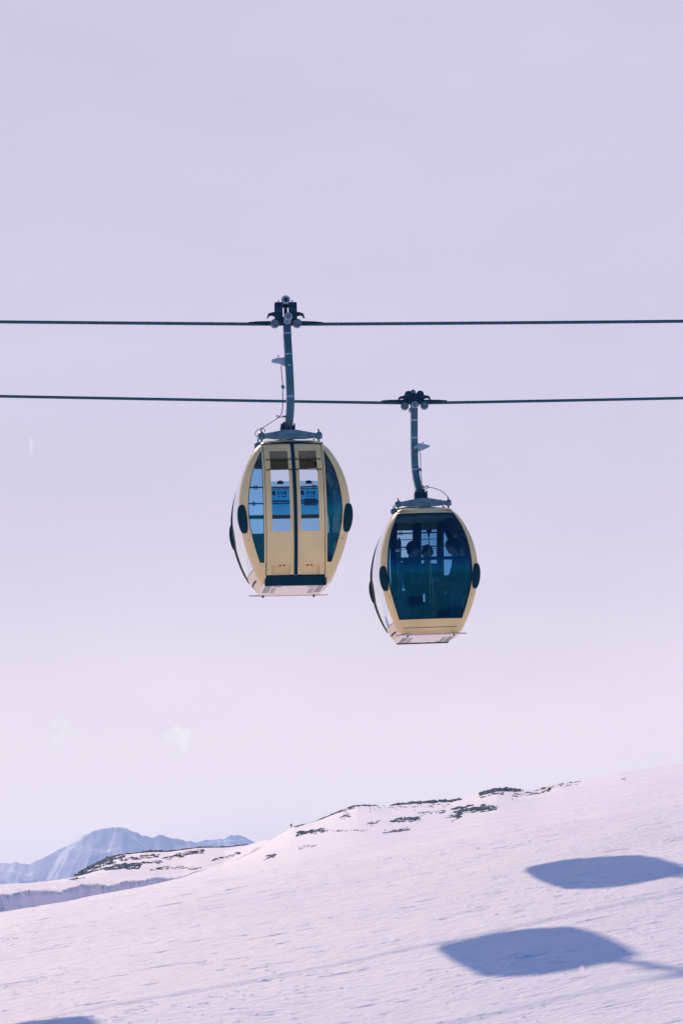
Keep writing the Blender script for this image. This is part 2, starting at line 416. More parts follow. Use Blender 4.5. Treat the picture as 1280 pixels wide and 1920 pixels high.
def snow_material():
    m = bpy.data.materials.new('groomed_snow'); m.use_nodes = True; nt = m.node_tree; nd = nt.nodes; lk = nt.links
    b = nd['Principled BSDF']; b.inputs['Roughness'].default_value = 0.62; b.inputs['Specular IOR Level'].default_value = 0.25
    t = nd.new('ShaderNodeTexCoord')
    n = nd.new('ShaderNodeTexNoise'); n.inputs['Scale'].default_value = 0.35; n.inputs['Detail'].default_value = 6
    mp = nd.new('ShaderNodeMapping'); mp.inputs['Scale'].default_value = (0.5, 1.3, 1); mp.inputs['Rotation'].default_value = (0, 0, rad(-9))
    lk.new(t.outputs['Object'], mp.inputs[0]); lk.new(mp.outputs[0], n.inputs['Vector'])
    r = nd.new('ShaderNodeValToRGB'); lk.new(n.outputs[0], r.inputs[0])
    r.color_ramp.elements[0].position = 0.32; r.color_ramp.elements[1].position = 0.68
    r.color_ramp.elements[0].color = (0.86, 0.80, 0.90, 1); r.color_ramp.elements[1].color = (0.93, 0.865, 0.935, 1)
    lk.new(r.outputs[0], b.inputs['Base Color'])
    n1 = nd.new('ShaderNodeTexNoise'); n1.inputs['Scale'].default_value = 13; n1.inputs['Detail'].default_value = 6; n1.inputs['Roughness'].default_value = 0.65
    mp1 = nd.new('ShaderNodeMapping'); mp1.inputs['Scale'].default_value = (0.5, 1.0, 1); mp1.inputs['Rotation'].default_value = (0, 0, rad(-9))
    lk.new(t.outputs['Object'], mp1.inputs[0]); lk.new(mp1.outputs[0], n1.inputs['Vector'])
    bp = nd.new('ShaderNodeBump'); bp.inputs['Strength'].default_value = 0.85; bp.inputs['Distance'].default_value = 0.05
    lk.new(n1.outputs[0], bp.inputs['Height']); lk.new(bp.outputs[0], b.inputs['Normal'])
    return m
M['snow'] = snow_material()
g = link('snow_ground', grid_mesh('snow_ground', co, quads), 'snow'); g['kind'] = 'structure'

def full_height(x, y):
    x = np.array([x], float); y = np.array([y], float); ro = np.hypot(x, y)
    z = terrain(x, y) + detail(x, y) * (1 - sstep(150, 500, ro)) * sstep(4, 12, ro) + sstep(60, 120, ro) * (1 - sstep(330, 600, ro)) * 0.14 * fbm(x * 0.16, y * 0.1, 4, 55)
    return float(z[0])
def ground_at(px, py, y0=24.0, y1=300.0, ridge=False):
    """the snow point seen at a pixel, or the crest of that column"""
    Ys = np.geomspace(y0, y1, 1500)
    r = ray(px, py)
    z = terrain(r[0] * Ys, Ys); t = z / Ys
    hit = np.where(t >= r[2])[0]
    if len(hit) and not ridge: i = hit[0]
    else: i = int(np.argmax(t))
    return Vector((r[0] * Ys[i], Ys[i], full_height(r[0] * Ys[i], Ys[i])))

# ------------------------------------------------------------------ distant mountains
def mountain_material():
    m = bpy.data.materials.new('mountain_rock_and_snow'); m.use_nodes = True; nt = m.node_tree; nd = nt.nodes; lk = nt.links
    b = nd['Principled BSDF']; b.inputs['Roughness'].default_value = 0.8; b.inputs['Specular IOR Level'].default_value = 0.1
    t = nd.new('ShaderNodeTexCoord')
    n = nd.new('ShaderNodeTexNoise'); n.inputs['Scale'].default_value = 0.006; n.inputs['Detail'].default_value = 9; n.inputs['Roughness'].default_value = 0.62
    mp = nd.new('ShaderNodeMapping'); mp.inputs['Scale'].default_value = (1.3, 1, 0.6); mp.inputs['Rotation'].default_value = (0, rad(20), 0)
    lk.new(t.outputs['Object'], mp.inputs[0]); lk.new(mp.outputs[0], n.inputs['Vector'])
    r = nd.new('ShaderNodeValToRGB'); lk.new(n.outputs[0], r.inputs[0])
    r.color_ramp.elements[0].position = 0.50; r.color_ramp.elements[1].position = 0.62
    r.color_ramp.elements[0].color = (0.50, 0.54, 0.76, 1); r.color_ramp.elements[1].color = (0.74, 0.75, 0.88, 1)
    at_ = nd.new('ShaderNodeAttribute'); at_.attribute_name = 'sunlit_snow'
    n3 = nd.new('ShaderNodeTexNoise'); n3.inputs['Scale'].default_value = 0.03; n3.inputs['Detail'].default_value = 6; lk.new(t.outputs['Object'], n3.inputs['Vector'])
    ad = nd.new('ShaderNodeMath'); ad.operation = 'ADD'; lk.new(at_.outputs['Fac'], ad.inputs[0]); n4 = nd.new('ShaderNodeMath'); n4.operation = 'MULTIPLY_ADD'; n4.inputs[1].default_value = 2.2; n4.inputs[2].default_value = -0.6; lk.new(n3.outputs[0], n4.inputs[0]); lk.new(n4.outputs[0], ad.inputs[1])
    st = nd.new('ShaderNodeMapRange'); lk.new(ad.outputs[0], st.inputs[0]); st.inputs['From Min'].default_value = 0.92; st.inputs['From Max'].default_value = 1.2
    mx_ = nd.new('ShaderNodeMix'); mx_.data_type = 'RGBA'; lk.new(st.outputs[0], mx_.inputs['Factor']); lk.new(r.outputs[0], mx_.inputs['A']); mx_.inputs['B'].default_value = (0.98, 0.93, 0.96, 1)  # pinkish white carries the sunlight on the snow streaks
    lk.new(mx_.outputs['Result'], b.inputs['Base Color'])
    return m
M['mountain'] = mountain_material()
def mountains(name, sky_pts, Y0, depth, seed, base_z, fields=()):
    uu, tt = px2ut(sky_pts)
    us = np.linspace(uu[0], uu[-1], 460); sv = np.linspace(-1, 1, 150)
    U_, S_ = np.meshgrid(us, sv)
    Zr = np.interp(U_, uu, tt) * Y0
    jag = 3.5 * fbm(U_ * 500, U_ * 0, 4, seed)
    Yp = Y0 + S_ * depth
    X = U_ * Y0
    prof = 1 - np.abs(S_) ** 0.9
    spur = fbm(X / 150 + 0.25 * S_, S_ * 1.6, 5, seed + 3)
    spur = 1 - np.abs(spur) * 2.6
    Z = base_z + (Zr + jag - base_z) * prof + 46 * spur * np.sin(np.clip(np.abs(S_), 0, 1) * PI) * np.minimum(1, (Zr - base_z) / 150)
    c = np.stack([X, Yp, Z], -1).reshape(-1, 3).astype(np.float32)
    n0, n1 = U_.shape; ix = np.arange(n0 * n1).reshape(n0, n1)
    q = np.stack([ix[:-1, :-1], ix[:-1, 1:], ix[1:, 1:], ix[1:, :-1]], -1).reshape(-1, 4)
    o = link(name, grid_mesh(name, c, q), 'mountain'); o['kind'] = 'structure'
    # sunlit snow in the gullies, its sunlight painted in as a paler colour
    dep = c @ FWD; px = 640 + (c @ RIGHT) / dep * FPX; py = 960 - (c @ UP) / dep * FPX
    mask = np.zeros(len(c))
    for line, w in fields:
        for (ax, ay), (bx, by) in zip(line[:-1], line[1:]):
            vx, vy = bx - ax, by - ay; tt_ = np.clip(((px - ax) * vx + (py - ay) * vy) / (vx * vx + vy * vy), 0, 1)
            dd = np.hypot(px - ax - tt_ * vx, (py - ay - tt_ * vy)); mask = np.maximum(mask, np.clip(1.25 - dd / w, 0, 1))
    at_ = o.data.attributes.new('sunlit_snow', 'FLOAT', 'POINT')
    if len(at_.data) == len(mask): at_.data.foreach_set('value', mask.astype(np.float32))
    return o
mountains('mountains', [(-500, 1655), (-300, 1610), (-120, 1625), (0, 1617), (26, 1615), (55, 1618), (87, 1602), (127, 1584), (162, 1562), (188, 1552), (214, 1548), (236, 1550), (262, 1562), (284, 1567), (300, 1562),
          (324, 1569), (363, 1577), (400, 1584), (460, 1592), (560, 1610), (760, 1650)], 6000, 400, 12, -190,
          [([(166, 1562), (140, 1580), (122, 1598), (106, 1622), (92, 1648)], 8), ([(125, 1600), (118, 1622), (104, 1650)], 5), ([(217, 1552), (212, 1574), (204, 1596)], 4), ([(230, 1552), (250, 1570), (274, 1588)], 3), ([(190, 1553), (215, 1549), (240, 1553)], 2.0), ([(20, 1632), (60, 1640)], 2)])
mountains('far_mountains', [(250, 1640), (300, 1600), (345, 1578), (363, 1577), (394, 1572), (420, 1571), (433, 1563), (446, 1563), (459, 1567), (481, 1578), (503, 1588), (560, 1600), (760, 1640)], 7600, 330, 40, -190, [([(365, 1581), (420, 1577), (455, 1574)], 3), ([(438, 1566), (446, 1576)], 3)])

# ------------------------------------------------------------------ ropes
def rope_dir(G, px, py, yaw):
    r = ray(px, py); t = math.tan(yaw)
    k = (G.y - G.x * t) / (1 - r[0] * t)
    return Vector(r * k)
YAW = rad(5)
def rope(G, left, right, R, label):
    A = rope_dir(G, left[0], left[1], YAW); B = rope_dir(G, right[0], right[1], YAW)
    dl = (A - G); dr = (B - G)
    pts = []
    S = np.concatenate([np.linspace(-60, -9, 60), np.linspace(-8.96, 8.96, 620), np.linspace(9, 60, 60)])
    dl1 = dl / abs(dl.x); dr1 = dr / abs(dr.x)
    vs_ = []; n = 18; rings = 0
    for s in S:
        c = G + (dl1 if s < 0 else dr1) * abs(s) + Vector((0, 0, 0.0012 * (abs(s) ** 1.6) * (1 if abs(s) < 20 else 1)))
        ax = Vector((1, 0.0875, 0)).normalized(); a = Vector((0, 0, 1)); b = ax.cross(a)
        tw = s * 2 * PI / 0.42
        for k in range(n):
            th = 2 * PI * k / n
            rr = R * (0.80 + 0.22 * abs(math.cos(3 * (th - tw))))
            vs_.append(c + (a * math.cos(th) + b * math.sin(th)) * rr)
        rings += 1
    mb = MB()
    mb.add(vs_, [(i * n + k, i * n + (k + 1) % n, (i + 1) * n + (k + 1) % n, (i + 1) * n + k) for i in range(rings - 1) for k in range(n)], 0, True)
    o = mb.build('haul_rope', 'rope'); tag(o, label, 'rope', 'haul ropes of the gondola lift')
    return dl1, dr1
G1 = at(539, 608, 37.8); G2 = at(776, 756, 43.1)
R1 = rope(G1, (0, 605), (1280, 605), 0.027, 'upper dark twisted steel rope carrying the cabin with the double doors')
R2 = rope(G2, (0, 746), (1280, 748), 0.027, 'lower and more distant steel rope carrying the cabin with the big dark window')

# ------------------------------------------------------------------ gondola cabin
U = 37.0 / FPX                                      # metres per photo pixel at the near face
_az = np.array([0, 8, 29, 49, 69, 90, 110, 130, 151, 171, 191, 212, 232, 252, 262, 269.0])
_aa = np.array([62, 68.5, 79.5, 88, 94.5, 99.8, 103, 104.8, 104.8, 102.8, 98.9, 92.9, 85, 74.5, 67.5, 60.5])
def smooth_interp(x, xs, ys):
    # Catmull-Rom through the measured profile
    x = float(min(max(x, xs[0]), xs[-1])); i = int(np.clip(np.searchsorted(xs, x) - 1, 0, len(xs) - 2))
    m = np.gradient(ys, xs); h = xs[i + 1] - xs[i]; t = (x - xs[i]) / h
    return float((2*t**3 - 3*t**2 + 1) * ys[i] + (t**3 - 2*t**2 + t) * h * m[i] + (-2*t**3 + 3*t**2) * ys[i+1] + (t**3 - t**2) * h * m[i+1])
def prof_a(z): return smooth_interp(z, _az, _aa)
def prof_b(z): return 84 + (prof_a(z) - 62) / 43 * 45
_sz = np.array([37, 62, 84, 106, 130, 160, 189, 217, 238, 252.0]); _sw = np.array([67, 75.5, 81.5, 86, 88.3, 87.3, 83, 75.5, 66.5, 60.2])
_bz = np.array([30, 71, 114, 134, 170, 200, 232, 262.0]); _bw = np.array([67.5, 80.5, 90, 91, 88.8, 84, 74, 59.5])
def slit_w(z): return smooth_interp(z, _sz, _sw)
def big_w(z): return smooth_interp(z, _bz, _bw)
CRN = 12.0
def P_side(x, z, off, s):
    """point on the front (s=+1, towards -y) or back face; px units -> metres"""
    A, B = prof_a(z), prof_b(z); r = CRN; q = A - r
    if abs(x) <= q: y = B + 5 * (1 - (x / q) ** 2) + off; xx = x
    else:
        t = min(1.0, (abs(x) - q) / r); th = math.asin(t)
        y = B - r + (r + off) * math.cos(th); xx = math.copysign(q + (r + off) * math.sin(th), x)
    return Vector((xx * U, -s * y * U, z * U))
def P_end(y, z, off, s):
    A, B = prof_a(z), prof_b(z); q = B - CRN
    yy = max(-1.0, min(1.0, y / q))
    x = A + 4 * (1 - yy * yy) + off
    return Vector((s * x * U, y * U, z * U))
def band(mb, P, s, z0, z1, f0, f1, o0, o1, nz=24, nu=6, mi=0, mi_in=None, z0f=None):
    """slab on a cabin face between heights z0..z1 and side limits f0(z)..f1(z), from offset o1 (inside) to o0 (outside)"""
    f0 = f0 if callable(f0) else (lambda z, c=f0: c); f1 = f1 if callable(f1) else (lambda z, c=f1: c)
    mi_in = mi if mi_in is None else mi_in
    Vs = []
    for off in (o0, o1):
        for j in range(nz + 1):
            z = z0 + (z1 - z0) * j / nz
            for i in range(nu + 1):
                Vs.append(P(f0(z) + (f1(z) - f0(z)) * i / nu, z, off, s))
    w = nu + 1; T = (nz + 1) * w
    out = [(j*w+i, j*w+i+1, (j+1)*w+i+1, (j+1)*w+i) for j in range(nz) for i in range(nu)]
    inn = [tuple(T + k for k in f[::-1]) for f in out]
    edge = []
    for j in range(nz):
        edge += [(j*w, (j+1)*w, T+(j+1)*w, T+j*w), (j*w+nu, T+j*w+nu, T+(j+1)*w+nu, (j+1)*w+nu)]
    for i in range(nu):
        edge += [(i, T+i, T+i+1, i+1), (nz*w+i, nz*w+i+1, T+nz*w+i+1, T+nz*w+i)]
    b = len(mb.v); mb.v.extend([tuple(v) for v in Vs])
    for fs, k, sm in ((out, mi, True), (inn, mi_in, True), (edge, mi, False)):
        for f in fs: mb.f.append([b + i for i in f]); mb.mi.append(k); mb.sm.append(sm)

def gondola(root, door_side, fn, hanger, sash_drop, tilted=False):
    """door_side: +1 doors face the camera side (-y), -1 the far side. fn(px,py,yl): photo pixel -> local point"""
    ds, ws = door_side, -door_side
    Bq = lambda z: prof_b(z) - CRN
    A_ = lambda z: prof_a(z)
    nA = lambda z: -prof_a(z)
    # ---- body shell: pillars, headers, sills, end walls, roof
    mb = MB()
    T = 4.5
    for sg in (-1, 1):                                                        # window side pillars
        band(mb, P_side, ws, 30, 262, (lambda z: sg * big_w(z)), (lambda z: sg * A_(z)), 0, -T, 40, 6, 0, 1)
        band(mb, P_side, ds, 37, 252, (lambda z: sg * slit_w(z)), (lambda z: sg * A_(z)), 0, -T, 40, 6, 0, 1)
        band(mb, P_side, ds, 37, 252, sg * 59.5, sg * 56, 0.2, -T - 1, 30, 1, 0, 1)
        band(mb, P_side, ds, 0, 37, sg * 56, (lambda z: sg * A_(z)), 0, -T, 8, 6, 0, 1)
        band(mb, P_side, ds, 252, 268, sg * 56, (lambda z: sg * A_(z)), 0, -T, 5, 4, 0, 1)
    band(mb, P_side, ws, 0, 30, nA, A_, 0, -T, 8, 16, 0, 1)
    band(mb, P_side, ws, 262, 269, nA, A_, 0, -T, 3, 16, 0, 2)
    band(mb, P_side, ws, 250, 263, -60, 60, -T - 0.5, -T - 2.5, 3, 8, 2, 2)   # inner header lining
    for s in (-1, 1):                                                         # end walls
        band(mb, P_end, s, 0, 27, (lambda z: -Bq(z)), Bq, 0, -T, 7, 10, 0, 1)
        band(mb, P_end, s, 262, 269, (lambda z: -Bq(z)), Bq, 0, -T, 3, 10, 0, 1)
        for e in (-1, 1):
            band(mb, P_end, s, 27, 262, (lambda z: e * Bq(z)), (lambda z: e * (Bq(z) - 5)), 0, -T, 34, 1, 0, 1)
    # roof: rings shrinking towards the crown
    def ring(z, a, b, r, n=8):
        out = []
        for cx, cy, t0 in ((a - r, b - r, 0), (-(a - r), b - r, 90), (-(a - r), -(b - r), 180), (a - r, -(b - r), 270)):
            for k in range(n + 1):
                th = rad(t0 + 90 * k / n); out.append(Vector(((cx + r * math.cos(th)) * U, (cy + r * math.sin(th)) * U, z * U)))
        return out
    a1, b1 = prof_a(269), prof_b(269)
    rings = []
    for dz, k in ((-0.3, 0.0), (2.5, 2.0), (5.0, 6.0), (7.5, 14), (9.5, 28), (10.8, 45)):
        rings.append(ring(269 + dz, a1 - k, b1 + 4 - k, max(CRN, 8)))
    n = len(rings[0])
    V = [v for r_ in rings for v in r_]
    F = [(i*n+k, i*n+(k+1) % n, (i+1)*n+(k+1) % n, (i+1)*n+k) for i in range(len(rings) - 1) for k in range(n)] + [tuple((len(rings) - 1) * n + k for k in range(n))]
    mb.add(V, F, 0, True)
    mb.add([v + Vector((0, 0, -0.02)) for v in rings[0]], [tuple(range(n))[::-1]], 2)   # ceiling
    mb.build('body', ['cream', 'dark_shade_in', 'cream_in'], root)
    # ---- floor pan and underside
    mb = MB(); a0, b0 = prof_a(0), prof_b(0)
    rr = [ring(0.6, a0 - 0.3, b0 + 3, 10), ring(-1.5, a0 - 1.5, b0 + 1.5, 9), ring(-2.8, a0 - 4, b0 - 1, 8)]
    n = len(rr[0]); V = [v for r_ in rr for v in r_]
    mb.add(V, [(i*n+k, i*n+(k+1) % n, (i+1)*n+(k+1) % n, (i+1)*n+k) for i in range(2) for k in range(n)] + [tuple(2*n+k for k in range(n))], 0, True)
    pan = mb.build('floor_pan', 'pale', root)
    mb = MB()
    for sg in (-1, 1):
        for k in range(7):
            y = -b0 + 16 + k * 17
            yy = y * ds
            mb.box(((sg * 50 - 6) * U, (yy - 1.5) * U, -3.4 * U), ((sg * 50 + 6) * U, (yy + 1.5) * U, -2.4 * U))
            if 1 < k < 7: mb.box(((sg * 37 - 4.5) * U, (yy + 6.2) * U, -3.4 * U), ((sg * 37 + 4.5) * U, (yy + 7.6) * U, -2.4 * U))
        yy = (-b0 + 26) * ds
        mb.box(((sg * 33 - 8) * U, (yy - 1.6) * U, -3.4 * U), ((sg * 33 + 8) * U, (yy + 1.6) * U, -2.4 * U))
    for x in (-38, -14, 12, 36):
        yy = (-b0 + 6) * ds
        mb.box(((x - 5) * U, (yy - 1.2) * U, -3.4 * U), ((x + 5) * U, (yy + 1.2) * U, -2.4 * U))
    mb.build('vent_slots', 'hole', pan)
    mb = MB(); mb.box((-(a0 - 6) * U, -(b0 - 6) * U, 1 * U), ((a0 - 6) * U, (b0 - 6) * U, 31 * U)); mb.build('floor', 'dark_shade_in', root)
    # ---- grooves on the end walls
    for s in (-1, 1):
        mb = MB()
        yb_ = [(-ds * (-(b0 - 14)) * 1.0)]
        band(mb, P_end, s, 8, 11, (lambda z: -b0 * 0.62), (lambda z: b0 * 0.62), 0.15, -0.5, 1, 8)
        mb.build('end_groove', 'hole', root)
        mb = MB(); band(mb, P_end, s, 25.8, 27, (lambda z: -Bq(z)), Bq, 0.15, -0.5, 1, 8); mb.build('end_trim', 'seam', root)
        # end panes
        mb = MB(); band(mb, P_end, s, 27.2, 261.8, (lambda z: -(Bq(z) - 5.2)), (lambda z: Bq(z) - 5.2), -0.3, -1.3, 34, 10)
        mb.build('end_window', 'g_end', root)
        # dark inner lining with slotted openings
        mb = MB()
        y0 = lambda z: -(Bq(z) - 6); y1 = lambda z: Bq(z) - 6
        o0, o1 = -T - 1.5, -T - 3.5
        cuts = [(178, 203), (208, 234)]
        edges = [27, 178, 203, 208, 234, 262]
        for j in range(5):
            za, zb = edges[j], edges[j + 1]
            if (za, zb) in cuts:
                band(mb, P_end, s, za, zb, y0, (lambda z: -92), o0, o1, 6, 2)
                band(mb, P_end, s, za, zb, (lambda z: -34), (lambda z: 34), o0, o1, 6, 4)
                band(mb, P_end, s, za, zb, (lambda z: 92), y1, o0, o1, 6, 2)
            else: band(mb, P_end, s, za, zb, y0, y1, o0, o1, 14, 8)
        mb.build('end_lining', 'dark_shade_in', root)
        # raised rubber edge of the end window on the far corner
        mb = MB(); pts = []; rs = []
        for j in range(41):
            z = 22 + (248 - 22) * j / 40
            pts.append(P_end(Bq(z) + 2, z, 0.7, s)); rs.append(U * (2.3 * math.sin(PI * (0.06 + 0.88 * j / 40)) ** 0.7 + 0.2))
        mb.tube(pts, rs, 8); mb.build('edge_seal', 'rubber', root)
        # bench and its backrest at each end
        mb = MB()
        mb.box((min(s*84, s*44) * U, -92 * U, 88 * U), (max(s*84, s*44) * U, 92 * U, 95 * U), bev=0.012)
        mb.box((min(s*72, s*45) * U, -88 * U, 31.3 * U), (max(s*72, s*45) * U, 88 * U, 87.5 * U))
        bn = mb.build('bench', 'seat', root)
        mb = MB(); band(mb, P_end, s, 99, 150, -85, 85, -10, -16, 6, 6); mb.build('backrest', 'seat', bn)
    # ---- big window
    mb = MB(); band(mb, P_side, ws, 30, 262, (lambda z: -big_w(z)), (lambda z: big_w(z)), -0.4, -1.6, 40, 16)
    win = mb.build('window', 'g_big' if door_side > 0 else 'g_dark', root)
    mb = MB()                                                                 # rubber seal round it
    for sg in (-1, 1): band(mb, P_side, ws, 30, 262, (lambda z: sg * (big_w(z) - 3.4)), (lambda z: sg * (big_w(z) + 0.3)), 0.6, -2, 40, 1)
    band(mb, P_side, ws, 30, 32.5, -66, 66, 0.6, -2, 1, 12); band(mb, P_side, ws, 259.2, 262, -58, 58, 0.6, -2, 1, 12)
    mb.build('window_seal', 'rubber', win)
    for z, r in ((216, 1.5), (185, 1.4)):
        mb = MB(); w = big_w(z) - 3
        pts = [P_side(-w + 2 * w * k / 12, z, -7, ws) for k in range(13)]
        mb.tube(pts, r * U, 8)
        for x in (-w + 3, -w + 21, -60, 60, w - 21, w - 3):
            p = P_side(x, z, -6, ws); mb.box(tuple(p - Vector((0.9 * U, 3 * U, 4 * U))), tuple(p + Vector((0.9 * U, 3 * U, 4 * U))))
        mb.build('guard_rail', 'blacksteel', root)
    mb = MB(); band(mb, P_side, ws, 155, 162, -80, 80, -5, -10, 2, 16); mb.build('mid_rail', 'blacksteel', root)
    # panel crease under the window
    mb = MB(); band(mb, P_side, ws, 12.2, 13.4, -58, 58, 0.35, -0.5, 1, 12); mb.build('panel_seam', 'seam', root)
    # tubular guard rail along the bottom of the window side
    mb = MB(); yb0 = -ws * (prof_b(0) + 10) * U
    mb.tube([(-76 * U, yb0 + ws * 3 * U, -1.5 * U), (-74 * U, yb0, -2 * U), (-40 * U, yb0, -2 * U), (40 * U, yb0, -2 * U), (74 * U, yb0, -2 * U), (76 * U, yb0 + ws * 3 * U, -1.5 * U)], 1.5 * U, 10)
    rl = mb.build('bottom_rail', 'alu', root)
    for x in (-50, 50):
        mb = MB(); mb.box(((x - 1.5) * U, min(yb0, yb0 + ws * 16 * U), -3.2 * U), ((x + 1.5) * U, max(yb0, yb0 + ws * 16 * U), -2.0 * U)); mb.ball((x * U, yb0 + ws * 3 * U, -4.8 * U), 2.6 * U, nu=12, nv=8, scale=(1, 1, 0.8)); mb.build('rail_bolt', 'steel', rl)
    # ---- side windows on the door side
    for sg in (-1, 1):
        mb = MB(); band(mb, P_side, ds, 37, 252, sg * 59.5, (lambda z: sg * slit_w(z)), -0.6, -1.8, 40, 4); sw = mb.build('side_window', 'g_slit', root)
        mb = MB(); band(mb, P_side, ds, 37, 252, (lambda z: sg * (slit_w(z) - 1.0)), (lambda z: sg * (slit_w(z) + 0.3)), 0.35, -2, 40, 1)
        band(mb, P_side, ds, 37, 252, sg * 59.3, sg * 60.3, 0.35, -2, 30, 1); mb.build('window_seal', 'rubber', sw)
    # ---- double door
    for sg, drop in ((-1, sash_drop[0]), (1, sash_drop[1])):
        mb = MB(); oO, oI = -0.8, -4.0
        band(mb, P_side, ds, 15, 267, sg * 3.4, sg * 9.5, oO, oI, 40, 2, 0, 1)
        band(mb, P_side, ds, 15, 267, sg * 45, sg * 55, oO, oI, 40, 3, 0, 1)
        band(mb, P_side, ds, 252, 267, sg * 9.5, sg * 45, oO, oI, 3, 6, 0, 2)
        # lower panel with a scooped foot well near the threshold
        def PL(x, z, off, s_):
            k = max(0.0, 1 - ((z - 23) / 9.5) ** 2) * max(0.0, 1 - ((abs(x) - 27) / 24) ** 4)
            return P_side(x, z, off - 9.0 * k ** 0.6, s_)
        band(mb, PL, ds, 15, 93, sg * 9.5, sg * 45, oO, oI, 40, 14, 0, 1)
        d = mb.build('door', ['cream', 'dark_shade_in', 'cream_in'], root)
        # raised frame round the opening
        mb = MB()
        band(mb, P_side, ds, 93, 252, sg * 44.4, sg * 46.2, 1.1, -2, 30, 1); band(mb, P_side, ds, 93, 252, sg * 8.4, sg * 10.0, 1.1, -2, 30, 1)
        band(mb, P_side, ds, 252, 254, sg * 8.4, sg * 46.2, 1.1, -2, 1, 6); band(mb, P_side, ds, 91.4, 93, sg * 8.4, sg * 46.2, 1.1, -2, 1, 6)
        mb.build('window_frame', 'cream', d)
        # sliding sash with its catch
        ztop = 252 - drop; zbot = 93
        mb = MB(); band(mb, P_side, ds, zbot, ztop, sg * 9.6, sg * 44.9, -2.0, -3.2, 24, 6); mb.build('door_glass', 'g_sash', d)
        mb = MB(); xc = sg * 27
        band(mb, P_side, ds, ztop - 5.5, ztop - 0.5, xc - 6, xc + 6, 0.4, -3.6, 2, 4); band(mb, P_side, ds, ztop - 0.5, ztop + 1.0, xc - 2.5, xc + 2.5, 0.4, -3.6, 1, 2)
        mb.build('sash_catch', 'blacksteel', d)
        # translucent notice film with faint pictograms
        mb = MB(); band(mb, P_side, ds, 124, 175, sg * 10, sg * 44.6, -3.6, -4.0, 12, 6); nf = mb.build('notice_film', 'g_film', d)
        mb = MB(); band(mb, P_side, ds, 149, 152, sg * 10, sg * 44.6, -4.4, -5.6, 1, 6); mb.build('film_rail', 'arm', nf); mb = MB(); band(mb, P_side, ds, 173.8, 175.4, sg * 10, sg * 44.6, -4.4, -5.0, 1, 6)
        mb.build('film_rail', 'arm', nf)
        mb = MB()
        glyph = [(-13, 6, 8), (-4, 2.2, 6), (0, 1.4, 7.5), (4, 2.6, 5), (9, 3.2, 7.5)]
        for gx, gw, gh in glyph:
            x = sg * 27 + gx
            band(mb, P_side, ds, 166 - gh / 2, 166 + gh / 2, x - gw / 2, x + gw / 2, -4.15, -4.5, 1, 1)
        for gx in (-4, 2, 6): band(mb, P_side, ds, 158, 160.5, sg * 27 + gx, sg * 27 + gx + 3, -4.15, -4.5, 1, 1)
        mb.build('pictogram', 'arm', nf)
        if sg > 0:
            mb = MB(); band(mb, P_side, ds, 142, 155, 17, 41, -5.8, -8.5, 2, 4); mb.build('notice_plate', 'blacksteel', d)
        # guard bars in front of the opening
        for z in (233, 212):
            mb = MB(); pts = [P_side(sg * x, z, 1.6, ds) for x in (4.5, 14, 28, 40, 51)]
            mb.tube(pts, 0.85 * U, 8)
            for x in (5, 50.5): mb.ball(P_side(sg * x, z, 1.0, ds), 1.5 * U, nu=10, nv=6)
            mb.build('door_bar', 'blacksteel', d)
        for x in (22, 29.5):
            mb = MB(); p = P_side(sg * x, 31.5, -0.9, ds); mb.lathe(p, (0, -ds, 0), [(0, 1.7 * U), (0.8 * U, 1.6 * U), (1.0 * U, 0.8 * U)], 10)
            mb.build('door_screw', 'hole', d)
        mb = MB(); band(mb, P_side, ds, 15, 267, sg * 55, sg * (56.6 if sg < 0 else 55.8), 0.1, -3, 40, 1); mb.build('door_seal', 'rubber', root)
    mb = MB(); band(mb, P_side, ds, 15, 268, -3.3, 3.3, 0.8, -4.2, 40, 2); mb.build('centre_seal', 'rubber', root)
    mb = MB(); band(mb, P_side, ds, 267.2, 269.6, -57, 57, 1.8, -3, 1, 14); band(mb, P_side, ds, 270.4, 272, -60, 60, 1.2, -3, 1, 14); mb.build('door_track', 'blacksteel', root)
    # threshold step
    mb = MB(); yo = -ds * (prof_b(0) + 8.5) * U; yi = -ds * (prof_b(0) - 2) * U
    mb.box((-58 * U, min(yo, yi), -4.8 * U), (58.5 * U, max(yo, yi), 14.5 * U), bev=2.2 * U); st = mb.build('threshold', 'rubber', root)
    mb = MB(); mb.cyl((0, (yo * 0.97), 15 * U), (0, 0, 1), 3.4 * U, 1.2 * U, 16); mb.build('door_guide', 'steel_l', st)
    # ---- corner bumpers
    for sx in (-1, 1):
        for sy in (-1, 1):
            zc_ = 118
            c = Vector((sx * (prof_a(zc_) - (4.5 if sy > 0 else 2.2)) * U, -sy * (prof_b(zc_) - 3) * U, zc_ * U))
            mb = MB()
            rot = Matrix.Rotation(sx * sy * rad(24), 3, 'Z')
            nu, nv = 24, 22; V = []
            for j in range(nv + 1):
                ph = PI * j / nv; zz = -math.cos(ph); rr_ = math.sin(ph) ** 0.55
                zz = math.copysign(abs(zz) ** 1.15, zz)
                zrow = zc_ + zz * 27; lean = (prof_a(zrow) - prof_a(zc_)); leanb = (prof_b(zrow) - prof_b(zc_))
                for i in range(nu):
                    th = 2 * PI * i / nu
                    v = rot @ Vector((math.cos(th) * 9.6 * rr_, math.sin(th) * 7.5 * rr_, 0))
                    V.append(c + Vector(((v.x + sx * lean) * U, (v.y - sy * leanb) * U, zz * 27 * U)))
            mb.add(V, [(j*nu+i, j*nu+(i+1) % nu, (j+1)*nu+(i+1) % nu, (j+1)*nu+i) for j in range(nv) for i in range(nu)], 0, True)
            mb.build('bumper', 'rubber', root)
            mb = MB(); p = P_side(sx * (prof_a(79) - 9), 79, 0.1, sy); mb.ball(p, 1.0 * U, nu=8, nv=6); mb.build('body_screw', 'hole', root)
    # ---- roof frame with rubber mounts
    mb = MB(); zt, zb = 299 * U, 284 * U
